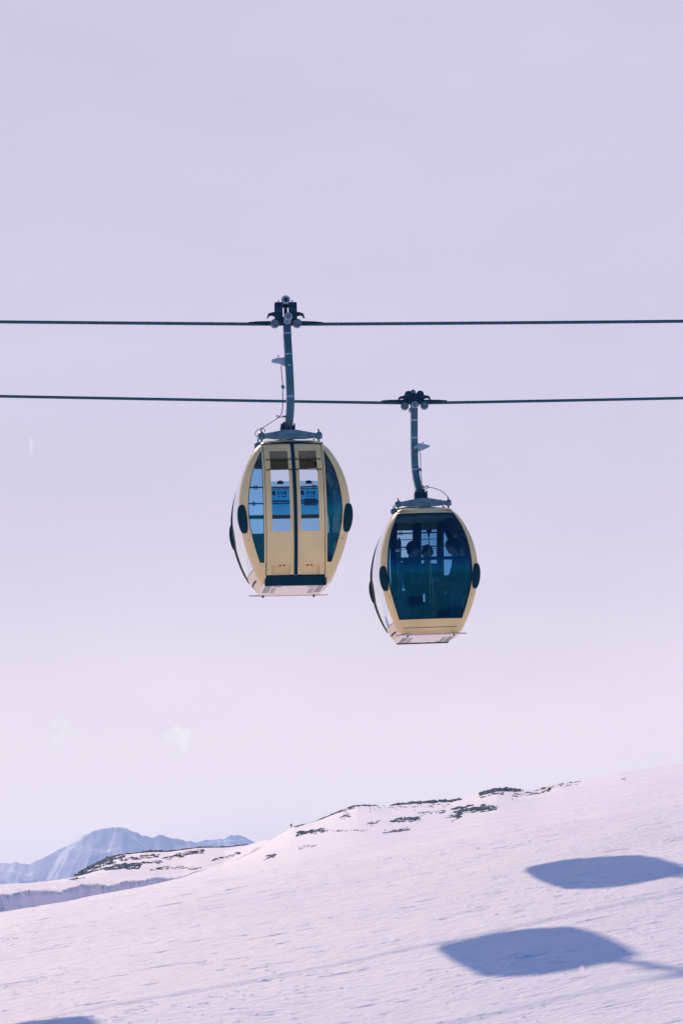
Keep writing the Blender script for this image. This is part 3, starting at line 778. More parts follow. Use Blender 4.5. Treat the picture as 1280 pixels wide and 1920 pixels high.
    for sy in (-1, 1):
        y = sy * 52 * U
        out = [(-52, 285.5), (-30, 283), (30, 283), (52, 285.5), (52, 293), (30, 297), (12, 300.5), (-12, 300.5), (-30, 297), (-52, 293)]
        mb.prism([(x * U, z * U) for x, z in out], y - 4 * U, y + 4 * U)
    mb.box((-8 * U, -48 * U, 287 * U), (8 * U, 48 * U, 296 * U), bev=0.01)
    rf = mb.build('roof_frame', 'steel', root)
    for sx in (-1, 1):
        for sy in (-1, 1):
            mb = MB(); c = Vector((sx * 55 * U, sy * 52 * U, 0))
            mb.lathe(c, (0, 0, 1), [(283*U, 5.5*U), (284*U, 7*U), (292*U, 7*U), (294*U, 6*U), (296.5*U, 4*U), (297*U, 1.6*U), (302*U, 1.4*U), (303*U, 0.4*U)], 14)
            mb.lathe(c, (0, 0, 1), [(272*U, 3.6*U), (274*U, 3.6*U), (275*U, 2*U), (283*U, 2*U)], 12)
            mb.build('rubber_mount', 'steel', rf)
    for x in (-7, -1, 5):
        for sy in (-1, 1): mb = MB(); mb.cyl((x * U, sy * 56.2 * U, 291 * U), (0, 1, 0), 1.3 * U, 0.6 * U, 8); mb.build('frame_bolt', 'blacksteel', rf)
    # ---- hanger, built from measured points of this cabin
    pts = [fn(x, y, hanger['bow'] * math.sin(PI * min(1, max(0, (i / (len(hanger['arm']) - 1))))) ) for i, (x, y) in enumerate(hanger['arm'])]
    # resample smoothly
    def catmull(P, n=8):
        out = []
        for i in range(len(P) - 1):
            p0, p1, p2, p3 = P[max(i-1, 0)], P[i], P[i+1], P[min(i+2, len(P)-1)]
            for k in range(n):
                t = k / n
                out.append(0.5 * ((2*p1) + (p2-p0)*t + (2*p0-5*p1+4*p2-p3)*t*t + (3*p1-p0-3*p2+p3)*t**3))
        return out + [P[-1]]
    sp = catmull(pts)
    mb = MB(); mb.tube(sp, 1.0, 24, flat=(7.5 * U, 11 * U)); arm = mb.build('hanger_arm', 'arm', root)
    for f in (0.13, 0.30, 0.62):
        mb = MB(); i = int(f * (len(sp) - 1)); q = sp[i]; q2 = sp[i + 1]; d_ = (q2 - q).normalized()
        mb.tube([q, q + d_ * 3.5 * U], 1.0, 24, flat=(8.0 * U, 11.5 * U))
        mb.build('arm_sleeve', 'steel_l', arm)  # sleeves kept bright to stand in for reflections on the arm
    bx_ = fn(hanger['foot'][0], hanger['foot'][1], 0)
    mb = MB(); mb.box((bx_.x - 14 * U, -12 * U, 297 * U), (bx_.x + 14 * U, 12 * U, bx_.z), bev=0.01)
    mb.box((bx_.x - 9.5 * U, -9 * U, bx_.z), (bx_.x + 9.5 * U, 9 * U, bx_.z + 7 * U), bev=0.008)
    for sx in (-1, 1):
        mb.box((bx_.x + sx * 12.5 * U - 1.4 * U, -13 * U, 299 * U), (bx_.x + sx * 12.5 * U + 1.4 * U, -9 * U, bx_.z + 3 * U))
    mb.cyl((bx_.x, -13.5 * U, bx_.z - 6 * U), (0, 1, 0), 3 * U, 3 * U, 12)
    mb.build('hanger_foot', 'blacksteel', root)
    # bracket on the arm
    mb = MB(); mb.prism([(fn(x, y, 0).x, fn(x, y, 0).z) for x, y in hanger['bracket']], -3 * U - hanger['by'], 3 * U - hanger['by'])
    x0, y0_ = hanger['tip']; q = fn(x0, y0_, 0); mb.cyl((q.x, -hanger['by'], q.z), (0, 1, 0), 2.6 * U, 9 * U, 12)
    x0, y0_ = hanger['pin']; q = fn(x0, y0_, 0); mb.cyl((q.x, -hanger['by'] , q.z), (0, 1, 0), 3.2 * U, 30 * U, 12)
    x0, y0_ = hanger['knob']; q = fn(x0, y0_, 0); mb.ball((q.x, -hanger['by'], q.z), 1.8 * U, nu=10, nv=6); mb.tube([(q.x, -hanger['by'], q.z), (q.x, -hanger['by'], q.z - 6 * U)], 0.8 * U, 6)
    mb.build('bracket', 'steel_l', arm)
    for w in hanger['wires']:
        mb = MB(); mb.tube(catmull([fn(x, y, -hanger['by'] - 0.01) for x, y in w], 6), 0.78 * U, 6)
        mb.build('control_cable', 'blacksteel', root)
    for x, y in hanger['clips']:
        mb = MB(); q = fn(x, y, -hanger['by']); mb.box(tuple(q - Vector((2.2 * U, 2 * U, 1.6 * U))), tuple(q + Vector((4 * U, 2 * U, 1.6 * U))))
        mb.build('cable_clip', 'steel', arm)
    # ---- grip on the rope
    gq = fn(hanger['rope'][0], hanger['rope'][1], 0)
    def G(x, z, y=0): return Vector((gq.x + x * U, y * U, gq.z + z * U))
    k = hanger['gs']
    hb, ht = hanger['hz']
    mb = MB()
    if hanger['near']:
        # centre link between the housings, opened up so that sky shows on both sides
        mb.prism([(G(-4.5, 0).x, G(0, -8).z), (G(4.5, 0).x, G(0, -8).z), (G(2.8, 0).x, G(0, 44).z), (G(-2.8, 0).x, G(0, 44).z)], -3 * U, 3 * U)
        mb.box(tuple(G(-22, 2, -5)), tuple(G(22, 14, 6)), bev=0.012)
        mb.box(tuple(G(-19, 33, -3)), tuple(G(19, 39.5, 5)), bev=0.012)
    else:
        mb.box(tuple(G(-16, 6, -5)), tuple(G(16, 20, 7)), bev=0.015)
        mb.box(tuple(G(-15, -4, -12)), tuple(G(15, 4, -2)), bev=0.01)
        mb.box(tuple(G(-10, -10, -10)), tuple(G(10, -2, 0)), bev=0.02)
    grip = mb.build('grip', 'blacksteel', root)
    for sx in (-1, 1):
        mb = MB()
        if hanger['near']:
            lo = G(sx * 14 - 7.8, 7, -9); hi = G(sx * 14 + 7.8, 42.5, 7)
            mb.box(tuple(lo), tuple(hi), bev=0.02)
            mb.tube([G(sx * 13.5, 42), G(sx * 13.5, 46)], 0.9 * U, 8); mb.ball(G(sx * 13.5, 46.5), 1.5 * U, nu=8, nv=6)
        else:
            mb.lathe(G(sx * 13, 17, 2), (0, -1, 0), [(-9*U, 6*U), (-8*U, 8.4*U), (8*U, 8.4*U), (10*U, 6*U)], 20)
            mb.box(tuple(G(sx * 13 - 8, 6, -6)), tuple(G(sx * 13 + 8, 16, 8)), bev=0.01)
        mb.build('spring_housing', 'blacksteel', grip)
        if hanger['near']:
            mb = MB()
            for i in range(3):
                for j in range(2):
                    mb.ball(G(sx * 14 - 2.4 + j * 4.6, 22.5 + i * 3.2, -9.2), 0.62 * U, nu=8, nv=6)
            mb.build('rivet', 'steel_l', grip)
        # hooked guide arm
        hh = 24 if hanger['near'] else 16
        out = [(0, hh - 10), (0, hh), (6, hh - 0.5), (14, hh - 2.5), (17, hh - 4.5), (19, hh - 13), (16.6, hh - 12), (13.5, hh - 7.2), (8, hh - 7.2), (4, hh - 9), (2, hh - 14)]
        bx0 = (18 if hanger['near'] else 18)
        mb = MB(); mb.prism([(G(sx * (bx0 + x), 0).x, G(0, z).z) for x, z in out], -3 * U, 3 * U); mb.build('guide_arm', 'blacksteel', grip)
        # roller under the rope
        mb = MB()
        mb.lathe(G(sx * hanger['rx'], hanger['rz'], 0), (0, -1, 0), [(-5*U, 5*U), (-5*U, 8.6*U), (-2*U, 8.9*U), (3*U, 8.9*U), (6*U, 8.2*U), (7*U, 6.6*U), (6.4*U, 5.8*U), (6.4*U, 3.4*U), (9.5*U, 3.0*U), (10*U, 1.5*U)], 24)
        mb.build('roller', 'steel', grip)
        # tapered rope guide
        mb = MB()
        dv = hanger['dirs'][0 if sx < 0 else 1]; rinv = Matrix.LocRotScale(None, root.rotation_euler, None).inverted(); dl_ = (rinv @ dv).normalized()
        mb.tube([gq + dl_ * k_ * U + Vector((0, 0, up_ * U)) for k_, up_ in ((14, 1.0), (36, 1.2), (56, 1.6), (73, 2.6))], [5.0 * U, 4.6 * U, 3.6 * U, 1.0 * U], 10); mb.build('rope_guide', 'blacksteel', grip)
    for (x, z, r_, m_, yy) in hanger['discs']:
        mb = MB()
        mb.lathe(G(x, z, yy), (0, -1, 0), [(-10*U, r_*0.9*U), (0, r_*U), (3*U, r_*U), (4.2*U, r_*0.86*U), (4.2*U, r_*0.66*U), (2.6*U, r_*0.6*U), (2.6*U, 0.1*U)], 28)
        mb.build('guide_wheel', m_, grip)
        if m_ == 'steel_l':
            mb = MB(); mb.lathe(G(x, z, yy), (0, -1, 0), [(2.2*U, r_*0.55*U), (3.6*U, r_*0.5*U), (4.0*U, r_*0.3*U), (4.0*U, 0.1*U)], 20); mb.build('wheel_hub', 'steel' if z < 30 else 'blacksteel', grip)
        
def local_fn(root, Yc):
    inv = root.matrix_world.inverted()
    Minv = Matrix.LocRotScale(root.location, root.rotation_euler, None).inverted()
    M_ = Matrix.LocRotScale(root.location, root.rotation_euler, None)
    o = M_.translation; ex = M_.to_3x3() @ Vector((0, 1, 0))
    def fn(px, py, yl=0.0):
        # the ray of this pixel meets the cabin's own upright middle plane (offset yl)
        d = Vector(ray(px, py)); t = (o + ex * yl).dot(ex) / d.dot(ex)
        return Minv @ (d * t)
    return fn

rotL = Euler((0, rad(0.2), rad(5.9))); rotR = Euler((0, rad(-0.3), rad(4.2)))
PL = at(554.0, 1093, 37.0) + Euler(rotL).to_matrix() @ Vector((0, (84 + 5) * U, 0))
DR = 42.3
PR = at(807.0, 1188, DR) + Euler(rotR).to_matrix() @ Vector((0, (84 + 5) * U, 0))

cabL = empty('gondola_cabin', PL, rotL)
tag(cabL, 'cream gondola cabin seen from its double doors, hanging from the upper rope', 'gondola', 'gondola cabins of the lift')
hL = dict(arm=[(538, 612), (538.5, 630), (540.5, 665), (542.5, 700), (544, 735), (544, 765), (541.5, 795), (540, 803)], bow=-0.10, foot=(539, 799),
          bracket=[(509, 676), (521, 673), (535, 672), (538, 684), (541, 690), (530, 687), (522, 683), (510, 681.5)], tip=(511, 678.5), pin=(541, 690), knob=(521, 669), by=0.06,
          wires=[[(527, 686), (528.5, 706), (530, 724), (530, 750), (529, 770), (524, 781), (505, 794), (488, 804)], [(490, 804), (483, 806), (478.5, 812), (481, 818), (487, 818)], [(488, 804), (495, 804), (497, 810)], [(524, 781), (519, 779), (521, 783), (533, 780)]],
          clips=[(529, 724), (530, 727), (532, 781)], rope=(536.0, 607.5), gs=1, hz=(7, 42), near=True, rx=22.0, rz=1.0,
          discs=[(0.5, 47, 8.8, 'steel_l', -4), (3.4, 11, 8.4, 'steel_l', -14), (2.4, 4.5, 7.4, 'steel_l', -8)])
hL['dirs'] = R1
gondola(cabL, 1, local_fn(cabL, 37.8), hL, (63, 63))

cabR = empty('gondola_cabin', PR, rotR)
tag(cabR, 'cream gondola cabin with one large dark window and people inside, hanging from the lower rope', 'gondola', 'gondola cabins of the lift')
hR = dict(arm=[(776, 765), (776, 790), (776, 820), (776.5, 850), (777.5, 875), (780, 895), (784, 913), (788, 928)], bow=0.08, foot=(788, 924),
          bracket=[(781, 832), (790, 833), (800, 835.5), (803, 838), (800, 841), (791, 845), (782, 849)], tip=(802, 838), pin=(778, 841), knob=(792, 831), by=0.06,
          wires=[[(787.5, 848), (788, 865), (788.5, 885), (791, 907)], [(792, 913), (800, 913), (812, 915), (827, 921), (838, 931), (839, 940), (835, 943)], [(796, 911.5), (801, 911), (803, 914), (798, 916), (795, 913)]],
          clips=[(786, 879), (787, 882), (790, 911), (791, 915)], rope=(776.5, 754.5), gs=1, hz=(7, 20), near=False, rx=22.0, rz=-8.0,
          discs=[(-3, 22, 7.2, 'steel', 2), (0, -7.5, 8, 'steel_l', -8), (-6, -17, 7.5, 'alu', 4)])
hR['dirs'] = R2
gondola(cabR, -1, local_fn(cabR, 43.1), hR, (63, 0))

def copy_tree(o, parent=None):
    c = o.copy(); COL.objects.link(c)
    if parent is not None: c.parent = parent
    for ch in list(o.children): copy_tree(ch, c)
    return c
# the next cabin on the near rope, out of the frame to the left: its shadow reaches the corner of the photo
bpy.context.view_layer.update()
cabC = copy_tree(cabL)
tgt = Vector(ray(62, 1965)); gx = (tgt * (PA / (tgt.z - PB * tgt.x - PC))).x
best = None
for s_ in np.linspace(2, 16, 500):
    c = PL + Vector((0, 0, 1.1)) + R1[0] * s_
    hit = c + L * ((PA + PB * c.x + PC * c.y - c.z) / (L.z - PB * L.x - PC * L.y))
    if best is None or abs(hit.x - gx) < best[0]: best = (abs(hit.x - gx), s_)
cabC.location = PL + R1[0] * best[1]
cabC['label'] = 'cream gondola cabin next along the upper rope, left of the cabin with the double doors'

# ------------------------------------------------------------------ people
def skin_mesh(nodes, edges, sub=2):
    """nodes: name -> (pos, radius or (rx, ry))"""
    names = list(nodes); ix = {n: i for i, n in enumerate(names)}
    me = bpy.data.meshes.new('tmp'); me.from_pydata([nodes[n][0] for n in names], [(ix[a], ix[b]) for a, b in edges], [])
    o = bpy.data.objects.new('tmp', me); COL.objects.link(o)
    o.modifiers.new('skin', 'SKIN'); ss = o.modifiers.new('sub', 'SUBSURF'); ss.levels = sub; ss.render_levels = sub
    for i, n in enumerate(names):
        r = nodes[n][1]; r = (r, r) if not isinstance(r, tuple) else r
        me.skin_vertices[0].data[i].radius = r
        me.skin_vertices[0].data[i].use_root = (i == 0)
    dg = bpy.context.evaluated_depsgraph_get(); ev = o.evaluated_get(dg); m2 = ev.to_mesh()
    vs_ = [v.co.copy() for v in m2.vertices]; fs = [list(p.vertices) for p in m2.polygons]
    ev.to_mesh_clear(); bpy.data.objects.remove(o); bpy.data.meshes.remove(me)
    return vs_, fs

def person(loc, face, lean, label, jacket, trousers, head_turn=0.0, scale=1.0, helmet=True, seed=0):
    root = empty('person', loc, Euler((0, 0, face))); root.scale = (scale,) * 3
    tag(root, label, 'person')
    J = {}
    s = math.sin(lean); c = math.cos(lean)
    def up(h, f=0.0, side=0.0): return (f * c + h * s, side, h * c - f * s * 0.3)
    J['pelvis'] = ((0, 0, 0.09), (0.15, 0.12)); J['waist'] = (up(0.24), (0.145, 0.115)); J['chest'] = (up(0.40), (0.17, 0.13)); J['collar'] = (up(0.50), (0.11, 0.09)); J['neck'] = (up(0.56), 0.055)
    E = [('pelvis', 'waist'), ('waist', 'chest'), ('chest', 'collar'), ('collar', 'neck')]
    for sg, t in ((-1, 'r'), (1, 'l')):
        J['hip' + t] = ((0.06, sg * 0.09, 0.08), 0.095); J['knee' + t] = ((0.45, sg * 0.12, 0.10), 0.07); J['ankle' + t] = ((0.43, sg * 0.12, -0.34), 0.055)
        J['heel' + t] = ((0.42, sg * 0.12, -0.40), 0.06); J['toe' + t] = ((0.62, sg * 0.14, -0.415), 0.045)
        sh = up(0.46, 0, sg * 0.17); J['sh' + t] = (sh, 0.072)
        J['el' + t] = ((sh[0] + 0.10, sg * 0.25, sh[2] - 0.27), 0.055); J['wr' + t] = ((0.34, sg * 0.14, 0.20), 0.036)
        E += [('pelvis', 'hip' + t), ('hip' + t, 'knee' + t), ('knee' + t, 'ankle' + t), ('ankle' + t, 'heel' + t), ('heel' + t, 'toe' + t), ('chest', 'sh' + t), ('sh' + t, 'el' + t), ('el' + t, 'wr' + t)]
    vs_, fs = skin_mesh(J, E, 2)
    mb = MB()
    mats = []
    for f in fs:
        cc = sum((vs_[i] for i in f), Vector()) / len(f)
        low = cc.z < 0.17 and (cc.x > 0.10 or cc.z < 0.10) or cc.z < 0.05
        mats.append(1 if low else 0)
    b = len(mb.v); mb.v.extend([tuple(v) for v in vs_])
    for f, m_ in zip(fs, mats): mb.f.append([b + i for i in f]); mb.mi.append(m_); mb.sm.append(True)
    # hands with five fingers each
    for sg in (-1, 1):
        w = Vector((0.34, sg * 0.14, 0.20)); H = {}
        H['wrist'] = (w, 0.026); H['palm'] = (w + Vector((0.045, -sg * 0.01, -0.01)), (0.034, 0.018)); H['kn'] = (w + Vector((0.085, -sg * 0.015, -0.02)), (0.038, 0.014))
        Ed = [('wrist', 'palm'), ('palm', 'kn')]
        for k, ln in enumerate((0.062, 0.07, 0.066, 0.052)):
            o_ = (k - 1.5) * 0.019
            H[f'a{k}'] = (w + Vector((0.095, -sg * 0.015 + o_, -0.024)), 0.009); H[f'b{k}'] = (w + Vector((0.095 + ln * 0.5, -sg * 0.015 + o_ * 1.05, -0.036)), 0.0085); H[f'c{k}'] = (w + Vector((0.095 + ln * 0.75, -sg * 0.015 + o_, -0.036 - ln * 0.45)), 0.0075)
            Ed += [('kn', f'a{k}'), (f'a{k}', f'b{k}'), (f'b{k}', f'c{k}')]
        H['t0'] = (w + Vector((0.03, -sg * 0.04, -0.006)), 0.011); H['t1'] = (w + Vector((0.065, -sg * 0.06, -0.012)), 0.0095)
        Ed += [('palm', 't0'), ('t0', 't1')]
        hv, hf = skin_mesh(H, Ed, 1); mb.add(hv, hf, 2, True)
    # head: one lofted skull with brow, nose, lips and chin
    neck = Vector(up(0.56)); hc = neck + Vector((0.045, 0, 0.135)); rotm = Matrix.Rotation(head_turn, 3, 'Z')
    nu, nv = 28, 24; V = []
    for j in range(nv + 1):
        ph = PI * j / nv; z = math.cos(ph)
        for i in range(nu):
            th = 2 * PI * i / nu; cx_, sy_ = math.cos(th), math.sin(th); r_ = math.sin(ph)
            x = r_ * cx_ * 0.098; y = r_ * sy_ * 0.076; zz = z * 0.118
            if z < 0: k_ = 1 + 0.28 * z * (1 if cx_ < 0.3 else 0.75); x *= k_ if cx_ < 0 else 1; y *= k_
            f_ = max(0, cx_) ** 6
            nose = math.exp(-((zz + 0.012) / 0.02) ** 2) * math.exp(-(y / 0.013) ** 2) * (cx_ > 0)
            brow = math.exp(-((zz - 0.022) / 0.012) ** 2) * (cx_ > 0) * math.exp(-(y / 0.05) ** 2)
            lip = math.exp(-((zz + 0.052) / 0.009) ** 2) * (cx_ > 0) * math.exp(-(y / 0.022) ** 2)
            chin = math.exp(-((zz + 0.092) / 0.018) ** 2) * (cx_ > 0) * math.exp(-(y / 0.03) ** 2)
            sock = math.exp(-((zz - 0.004) / 0.012) ** 2) * (cx_ > 0) * (math.exp(-((y - 0.03) / 0.014) ** 2) + math.exp(-((y + 0.03) / 0.014) ** 2))
            x += nose * 0.024 + brow * 0.006 + lip * 0.006 + chin * 0.012 - sock * 0.008
            V.append(hc + rotm @ Vector((x, y, zz)))
    mb.add(V, [(j*nu+i, j*nu+(i+1) % nu, (j+1)*nu+(i+1) % nu, (j+1)*nu+i) for j in range(nv) for i in range(nu)], 2, True)
    for sg in (-1, 1):
        mb.ball(hc + rotm @ Vector((0.082, sg * 0.03, 0.004)), 0.011, 3, 10, 8)
        mb.ball(hc + rotm @ Vector((-0.005, sg * 0.076, -0.005)), 0.03, 2, 10, 8, scale=(0.55, 0.28, 1))
    mb.ball(hc + rotm @ Vector((0.096, 0, -0.052)), 0.02, 4, 10, 6, scale=(0.25, 1, 0.25))
    mb.tube([neck - Vector((0, 0, 0.06)), hc - Vector((0.012, 0, 0.06))], [0.062, 0.052], 14, 2)
    mb.build('body', [jacket, trousers, 'skin', 'eye', 'lips'], root)
    # hair and headgear
    mb = MB(); V = []; nv2 = 12
    for j in range(nv2 + 1):
        ph = (PI * 0.56) * j / nv2
        for i in range(nu):
            th = 2 * PI * i / nu; back = -math.cos(th); p2 = ph * (1.0 + 0.28 * max(0, back) - 0.22 * max(0, -back))
            V.append(hc + rotm @ Vector((math.sin(p2) * math.cos(th) * 0.105, math.sin(p2) * math.sin(th) * 0.084, math.cos(p2) * 0.127)))
    mb.add(V, [(j*nu+i, j*nu+(i+1) % nu, (j+1)*nu+(i+1) % nu, (j+1)*nu+i) for j in range(nv2) for i in range(nu)], 0, True)
    mb.build('hair', 'hair', root)
    if helmet:
        mb = MB(); V = []
        for r_s in (1.0, 0.93):
            for j in range(nv2 + 1):
                ph = (PI * 0.5) * j / nv2
                for i in range(nu):
                    th = 2 * PI * i / nu; back = -math.cos(th); p2 = ph * (1.02 + 0.22 * max(0, back) - 0.20 * max(0, -back))
                    V.append(hc + rotm @ Vector((math.sin(p2) * math.cos(th) * 0.132 * r_s, math.sin(p2) * math.sin(th) * 0.108 * r_s, 0.01 + math.cos(p2) * 0.145 * r_s)))
        t_ = (nv2 + 1) * nu
        F = [(j*nu+i, j*nu+(i+1) % nu, (j+1)*nu+(i+1) % nu, (j+1)*nu+i) for j in range(nv2) for i in range(nu)]
        F += [tuple(t_ + q for q in f[::-1]) for f in F] + [(nv2*nu+i, nv2*nu+(i+1) % nu, t_+nv2*nu+(i+1) % nu, t_+nv2*nu+i) for i in range(nu)]
        mb.add(V, F, 0, True); mb.build('helmet', 'helmet', root)
    else:
        mb = MB(); V = []
        for j in range(nv2 + 1):
            ph = (PI * 0.5) * j / nv2
            for i in range(nu):
                th = 2 * PI * i / nu
                V.append(hc + rotm @ Vector((math.sin(ph) * math.cos(th) * 0.113, math.sin(ph) * math.sin(th) * 0.092, 0.012 + math.cos(ph) * 0.128)))
        mb.add(V, [(j*nu+i, j*nu+(i+1) % nu, (j+1)*nu+(i+1) % nu, (j+1)*nu+i) for j in range(nv2) for i in range(nu)], 0, True)
        mb.lathe(hc + Vector((0, 0, 0.002)), (0, 0, 1), [(0, 0.112), (0.002, 0.117), (0.028, 0.117), (0.03, 0.11)], 20)
        mb.build('knitted_hat', jacket, root)
    return root
MR = Matrix.LocRotScale(PR, rotR, None)
def inR(x, y, z): return MR @ Vector((x * U, y * U, z * U))
person(inR(-34, -16, 95), rotR.z + rad(20), rad(4), 'person in dark hat and jacket sitting on the left bench behind the big window', 'jacket_dark', 'trousers', rad(-10), 1.16, False)
person(inR(80, -30, 96), rotR.z + rad(180 - 8), rad(7), 'person in helmet leaning forward on the right bench behind the big window', 'jacket_dark', 'red', rad(5), 1.16, True)
person(inR(14, 62, 104), rotR.z + rad(-80), rad(2), 'person with helmet sitting between the two benches near the cabin doors', 'jacket_teal', 'trousers', rad(-15), 1.05, True)

def skis(loc, rz, label, ht=1.55, spread=0.13):
    root = empty('skis', loc, Euler((0, 0, rz))); tag(root, label, 'skis')
    for sg in (-1, 1):
        mb = MB(); V = []; n_ = 30
        for j in range(n_ + 1):
            t = j / n_; z = t * ht; w = 0.042 - 0.012 * math.sin(PI * t) if t < 0.94 else 0.042 * math.sqrt(max(0.02, (1 - t) / 0.06))
            yv = sg * (0.012 + (0 if t < 0.80 else spread * ((t - 0.80) / 0.20) ** 1.3))
            V += [Vector((yv, -w, z)), Vector((yv, w, z)), Vector((yv + sg * 0.014, w, z)), Vector((yv + sg * 0.014, -w, z))]
        F = [(j*4+k, j*4+(k+1) % 4, (j+1)*4+(k+1) % 4, (j+1)*4+k) for j in range(n_) for k in range(4)] + [(0, 1, 2, 3), (n_*4, n_*4+1, n_*4+2, n_*4+3)]
        mb.add(V, F, 0, False); sk = mb.build('ski', 'ski', root)
        mb = MB(); mb.box((sg * 0.022 - 0.0 if sg > 0 else -0.07, -0.035, ht * 0.42), (0.07 if sg > 0 else -0.022, 0.035, ht * 0.50), bev=0.006)
        mb.box((0.027 if sg > 0 else -0.06, -0.03, ht * 0.60), (0.06 if sg > 0 else -0.027, 0.03, ht * 0.66), bev=0.006); mb.build('binding', 'blacksteel', sk)
    return root
skis(inR(-55, -20, 32), rotR.z - rad(90), 'pair of skis standing upright with splayed tips behind the left person', 1.52, 0.10)
def pole(loc, tilt, label):
    root = empty('ski_pole', loc, Euler((0, tilt, 0))); tag(root, label, 'ski pole')
    mb = MB(); mb.tube([(0, 0, 0), (0, 0, 1.22)], [0.006, 0.0085], 8); mb.build('shaft', 'ski_y', root)
    mb = MB(); mb.lathe((0, 0, 0.08), (0, 0, 1), [(0, 0.012), (0.002, 0.042), (0.008, 0.04), (0.012, 0.01)], 14); mb.build('basket', 'blacksteel', root)
    mb = MB(); mb.lathe((0, 0, 1.2), (0, 0, 1), [(0, 0.012), (0.03, 0.017), (0.1, 0.015), (0.125, 0.021), (0.135, 0.012)], 12); mb.build('handle', 'blacksteel', root)
pole(inR(4, -70, 66), rad(1), 'yellowish ski pole held upright in the middle of the big window')
pole(inR(12, -64, 66), rad(-2), 'ski pole just right of the yellowish one in the middle of the big window')

# backpack added to cover bright sky low behind the passengers
bk = empty('backpack', inR(-26, 64, 31.5), Euler((0, 0, rotR.z + 0.2))); tag(bk, 'added dark backpack covering a bright gap behind the big window', 'backpack')
mb = MB(); V = []; nu, nv = 20, 12
for j in range(nv + 1):
    ph = PI * j / nv
    for i in range(nu):
        th = 2 * PI * i / nu; q = 0.45
        V.append(Vector((math.copysign(abs(math.cos(th)) ** q, math.cos(th)) * 0.21 * math.sin(ph) ** q, math.copysign(abs(math.sin(th)) ** q, math.sin(th)) * 0.13 * math.sin(ph) ** q, 0.31 - 0.31 * math.copysign(abs(math.cos(ph)) ** 0.7, math.cos(ph)))))
mb.add(V, [(j*nu+i, j*nu+(i+1) % nu, (j+1)*nu+(i+1) % nu, (j+1)*nu+i) for j in range(nv) for i in range(nu)], 0, True); mb.build('pack', 'jacket_dark', bk)
mb = MB(); mb.box((-0.14, -0.19, 0.08), (0.14, -0.12, 0.32), bev=0.025); mb.build('pocket', 'trousers', bk)
for sx in (-0.09, 0.09):
    mb = MB(); mb.tube([(sx, 0.11, 0.52), (sx, 0.19, 0.42), (sx, 0.18, 0.22), (sx, 0.11, 0.12)], 0.018, 8); mb.build('strap', 'trousers', bk)
# lettering on the big window: faint small white marks
def letters(body, size, x, z, parent):
    cu = bpy.data.curves.new('txt', 'FONT'); cu.body = body; cu.size = size; cu.extrude = 0.001
    to = bpy.data.objects.new('txt', cu); COL.objects.link(to)
    dg = bpy.context.evaluated_depsgraph_get(); bpy.context.view_layer.update(); dg = bpy.context.evaluated_depsgraph_get()
    me = bpy.data.meshes.new_from_object(to.evaluated_get(dg)); bpy.data.objects.remove(to)
    for v in me.vertices:
        p = P_side(x + v.co.x / U, z + v.co.y / U, 0.25, 1); v.co = (p.x, p.y - v.co.z - 0.002, p.z)
    return link('lettering', me, 'white', parent)
bpy.context.view_layer.update()
winR = [c for c in cabR.children if c.name.startswith('window')][0]
letters('N.1  700', 0.055, -72, 174, winR)
letters('------ ------', 0.03, -70, 180, winR)

# ------------------------------------------------------------------ rocks on the ridge
def rock_material(name, c1, c2):
    m = bpy.data.materials.new(name); m.use_nodes = True; nt = m.node_tree; nd = nt.nodes; lk = nt.links
    b = nd['Principled BSDF']; b.inputs['Roughness'].default_value = 0.9; b.inputs['Specular IOR Level'].default_value = 0.2
    t = nd.new('ShaderNodeTexCoord'); n = nd.new('ShaderNodeTexNoise'); n.inputs['Scale'].default_value = 3.5; n.inputs['Detail'].default_value = 7
    lk.new(t.outputs['Object'], n.inputs['Vector'])
    r = nd.new('ShaderNodeValToRGB'); lk.new(n.outputs[0], r.inputs[0]); r.color_ramp.elements[0].position = 0.35; r.color_ramp.elements[1].position = 0.65
    r.color_ramp.elements[0].color = (*c1, 1); r.color_ramp.elements[1].color = (*c2, 1); lk.new(r.outputs[0], b.inputs['Base Color'])
    bp = nd.new('ShaderNodeBump'); bp.inputs['Distance'].default_value = 0.06; lk.new(n.outputs[0], bp.inputs['Height']); lk.new(bp.outputs[0], b.inputs['Normal'])
    return m
M['rock'] = rock_material('dark_rock', (0.08, 0.13, 0.145), (0.26, 0.28, 0.29))
M['rock_brown'] = rock_material('brown_heather_rock', (0.10, 0.08, 0.09), (0.24, 0.18, 0.18))
_bm = bmesh.new(); bmesh.ops.create_icosphere(_bm, subdivisions=2, radius=1)
ICO_V = [v.co.copy() for v in _bm.verts]; ICO_F = [[v.index for v in f.verts] for f in _bm.faces]; _bm.free()
rr_ = random.Random(11)
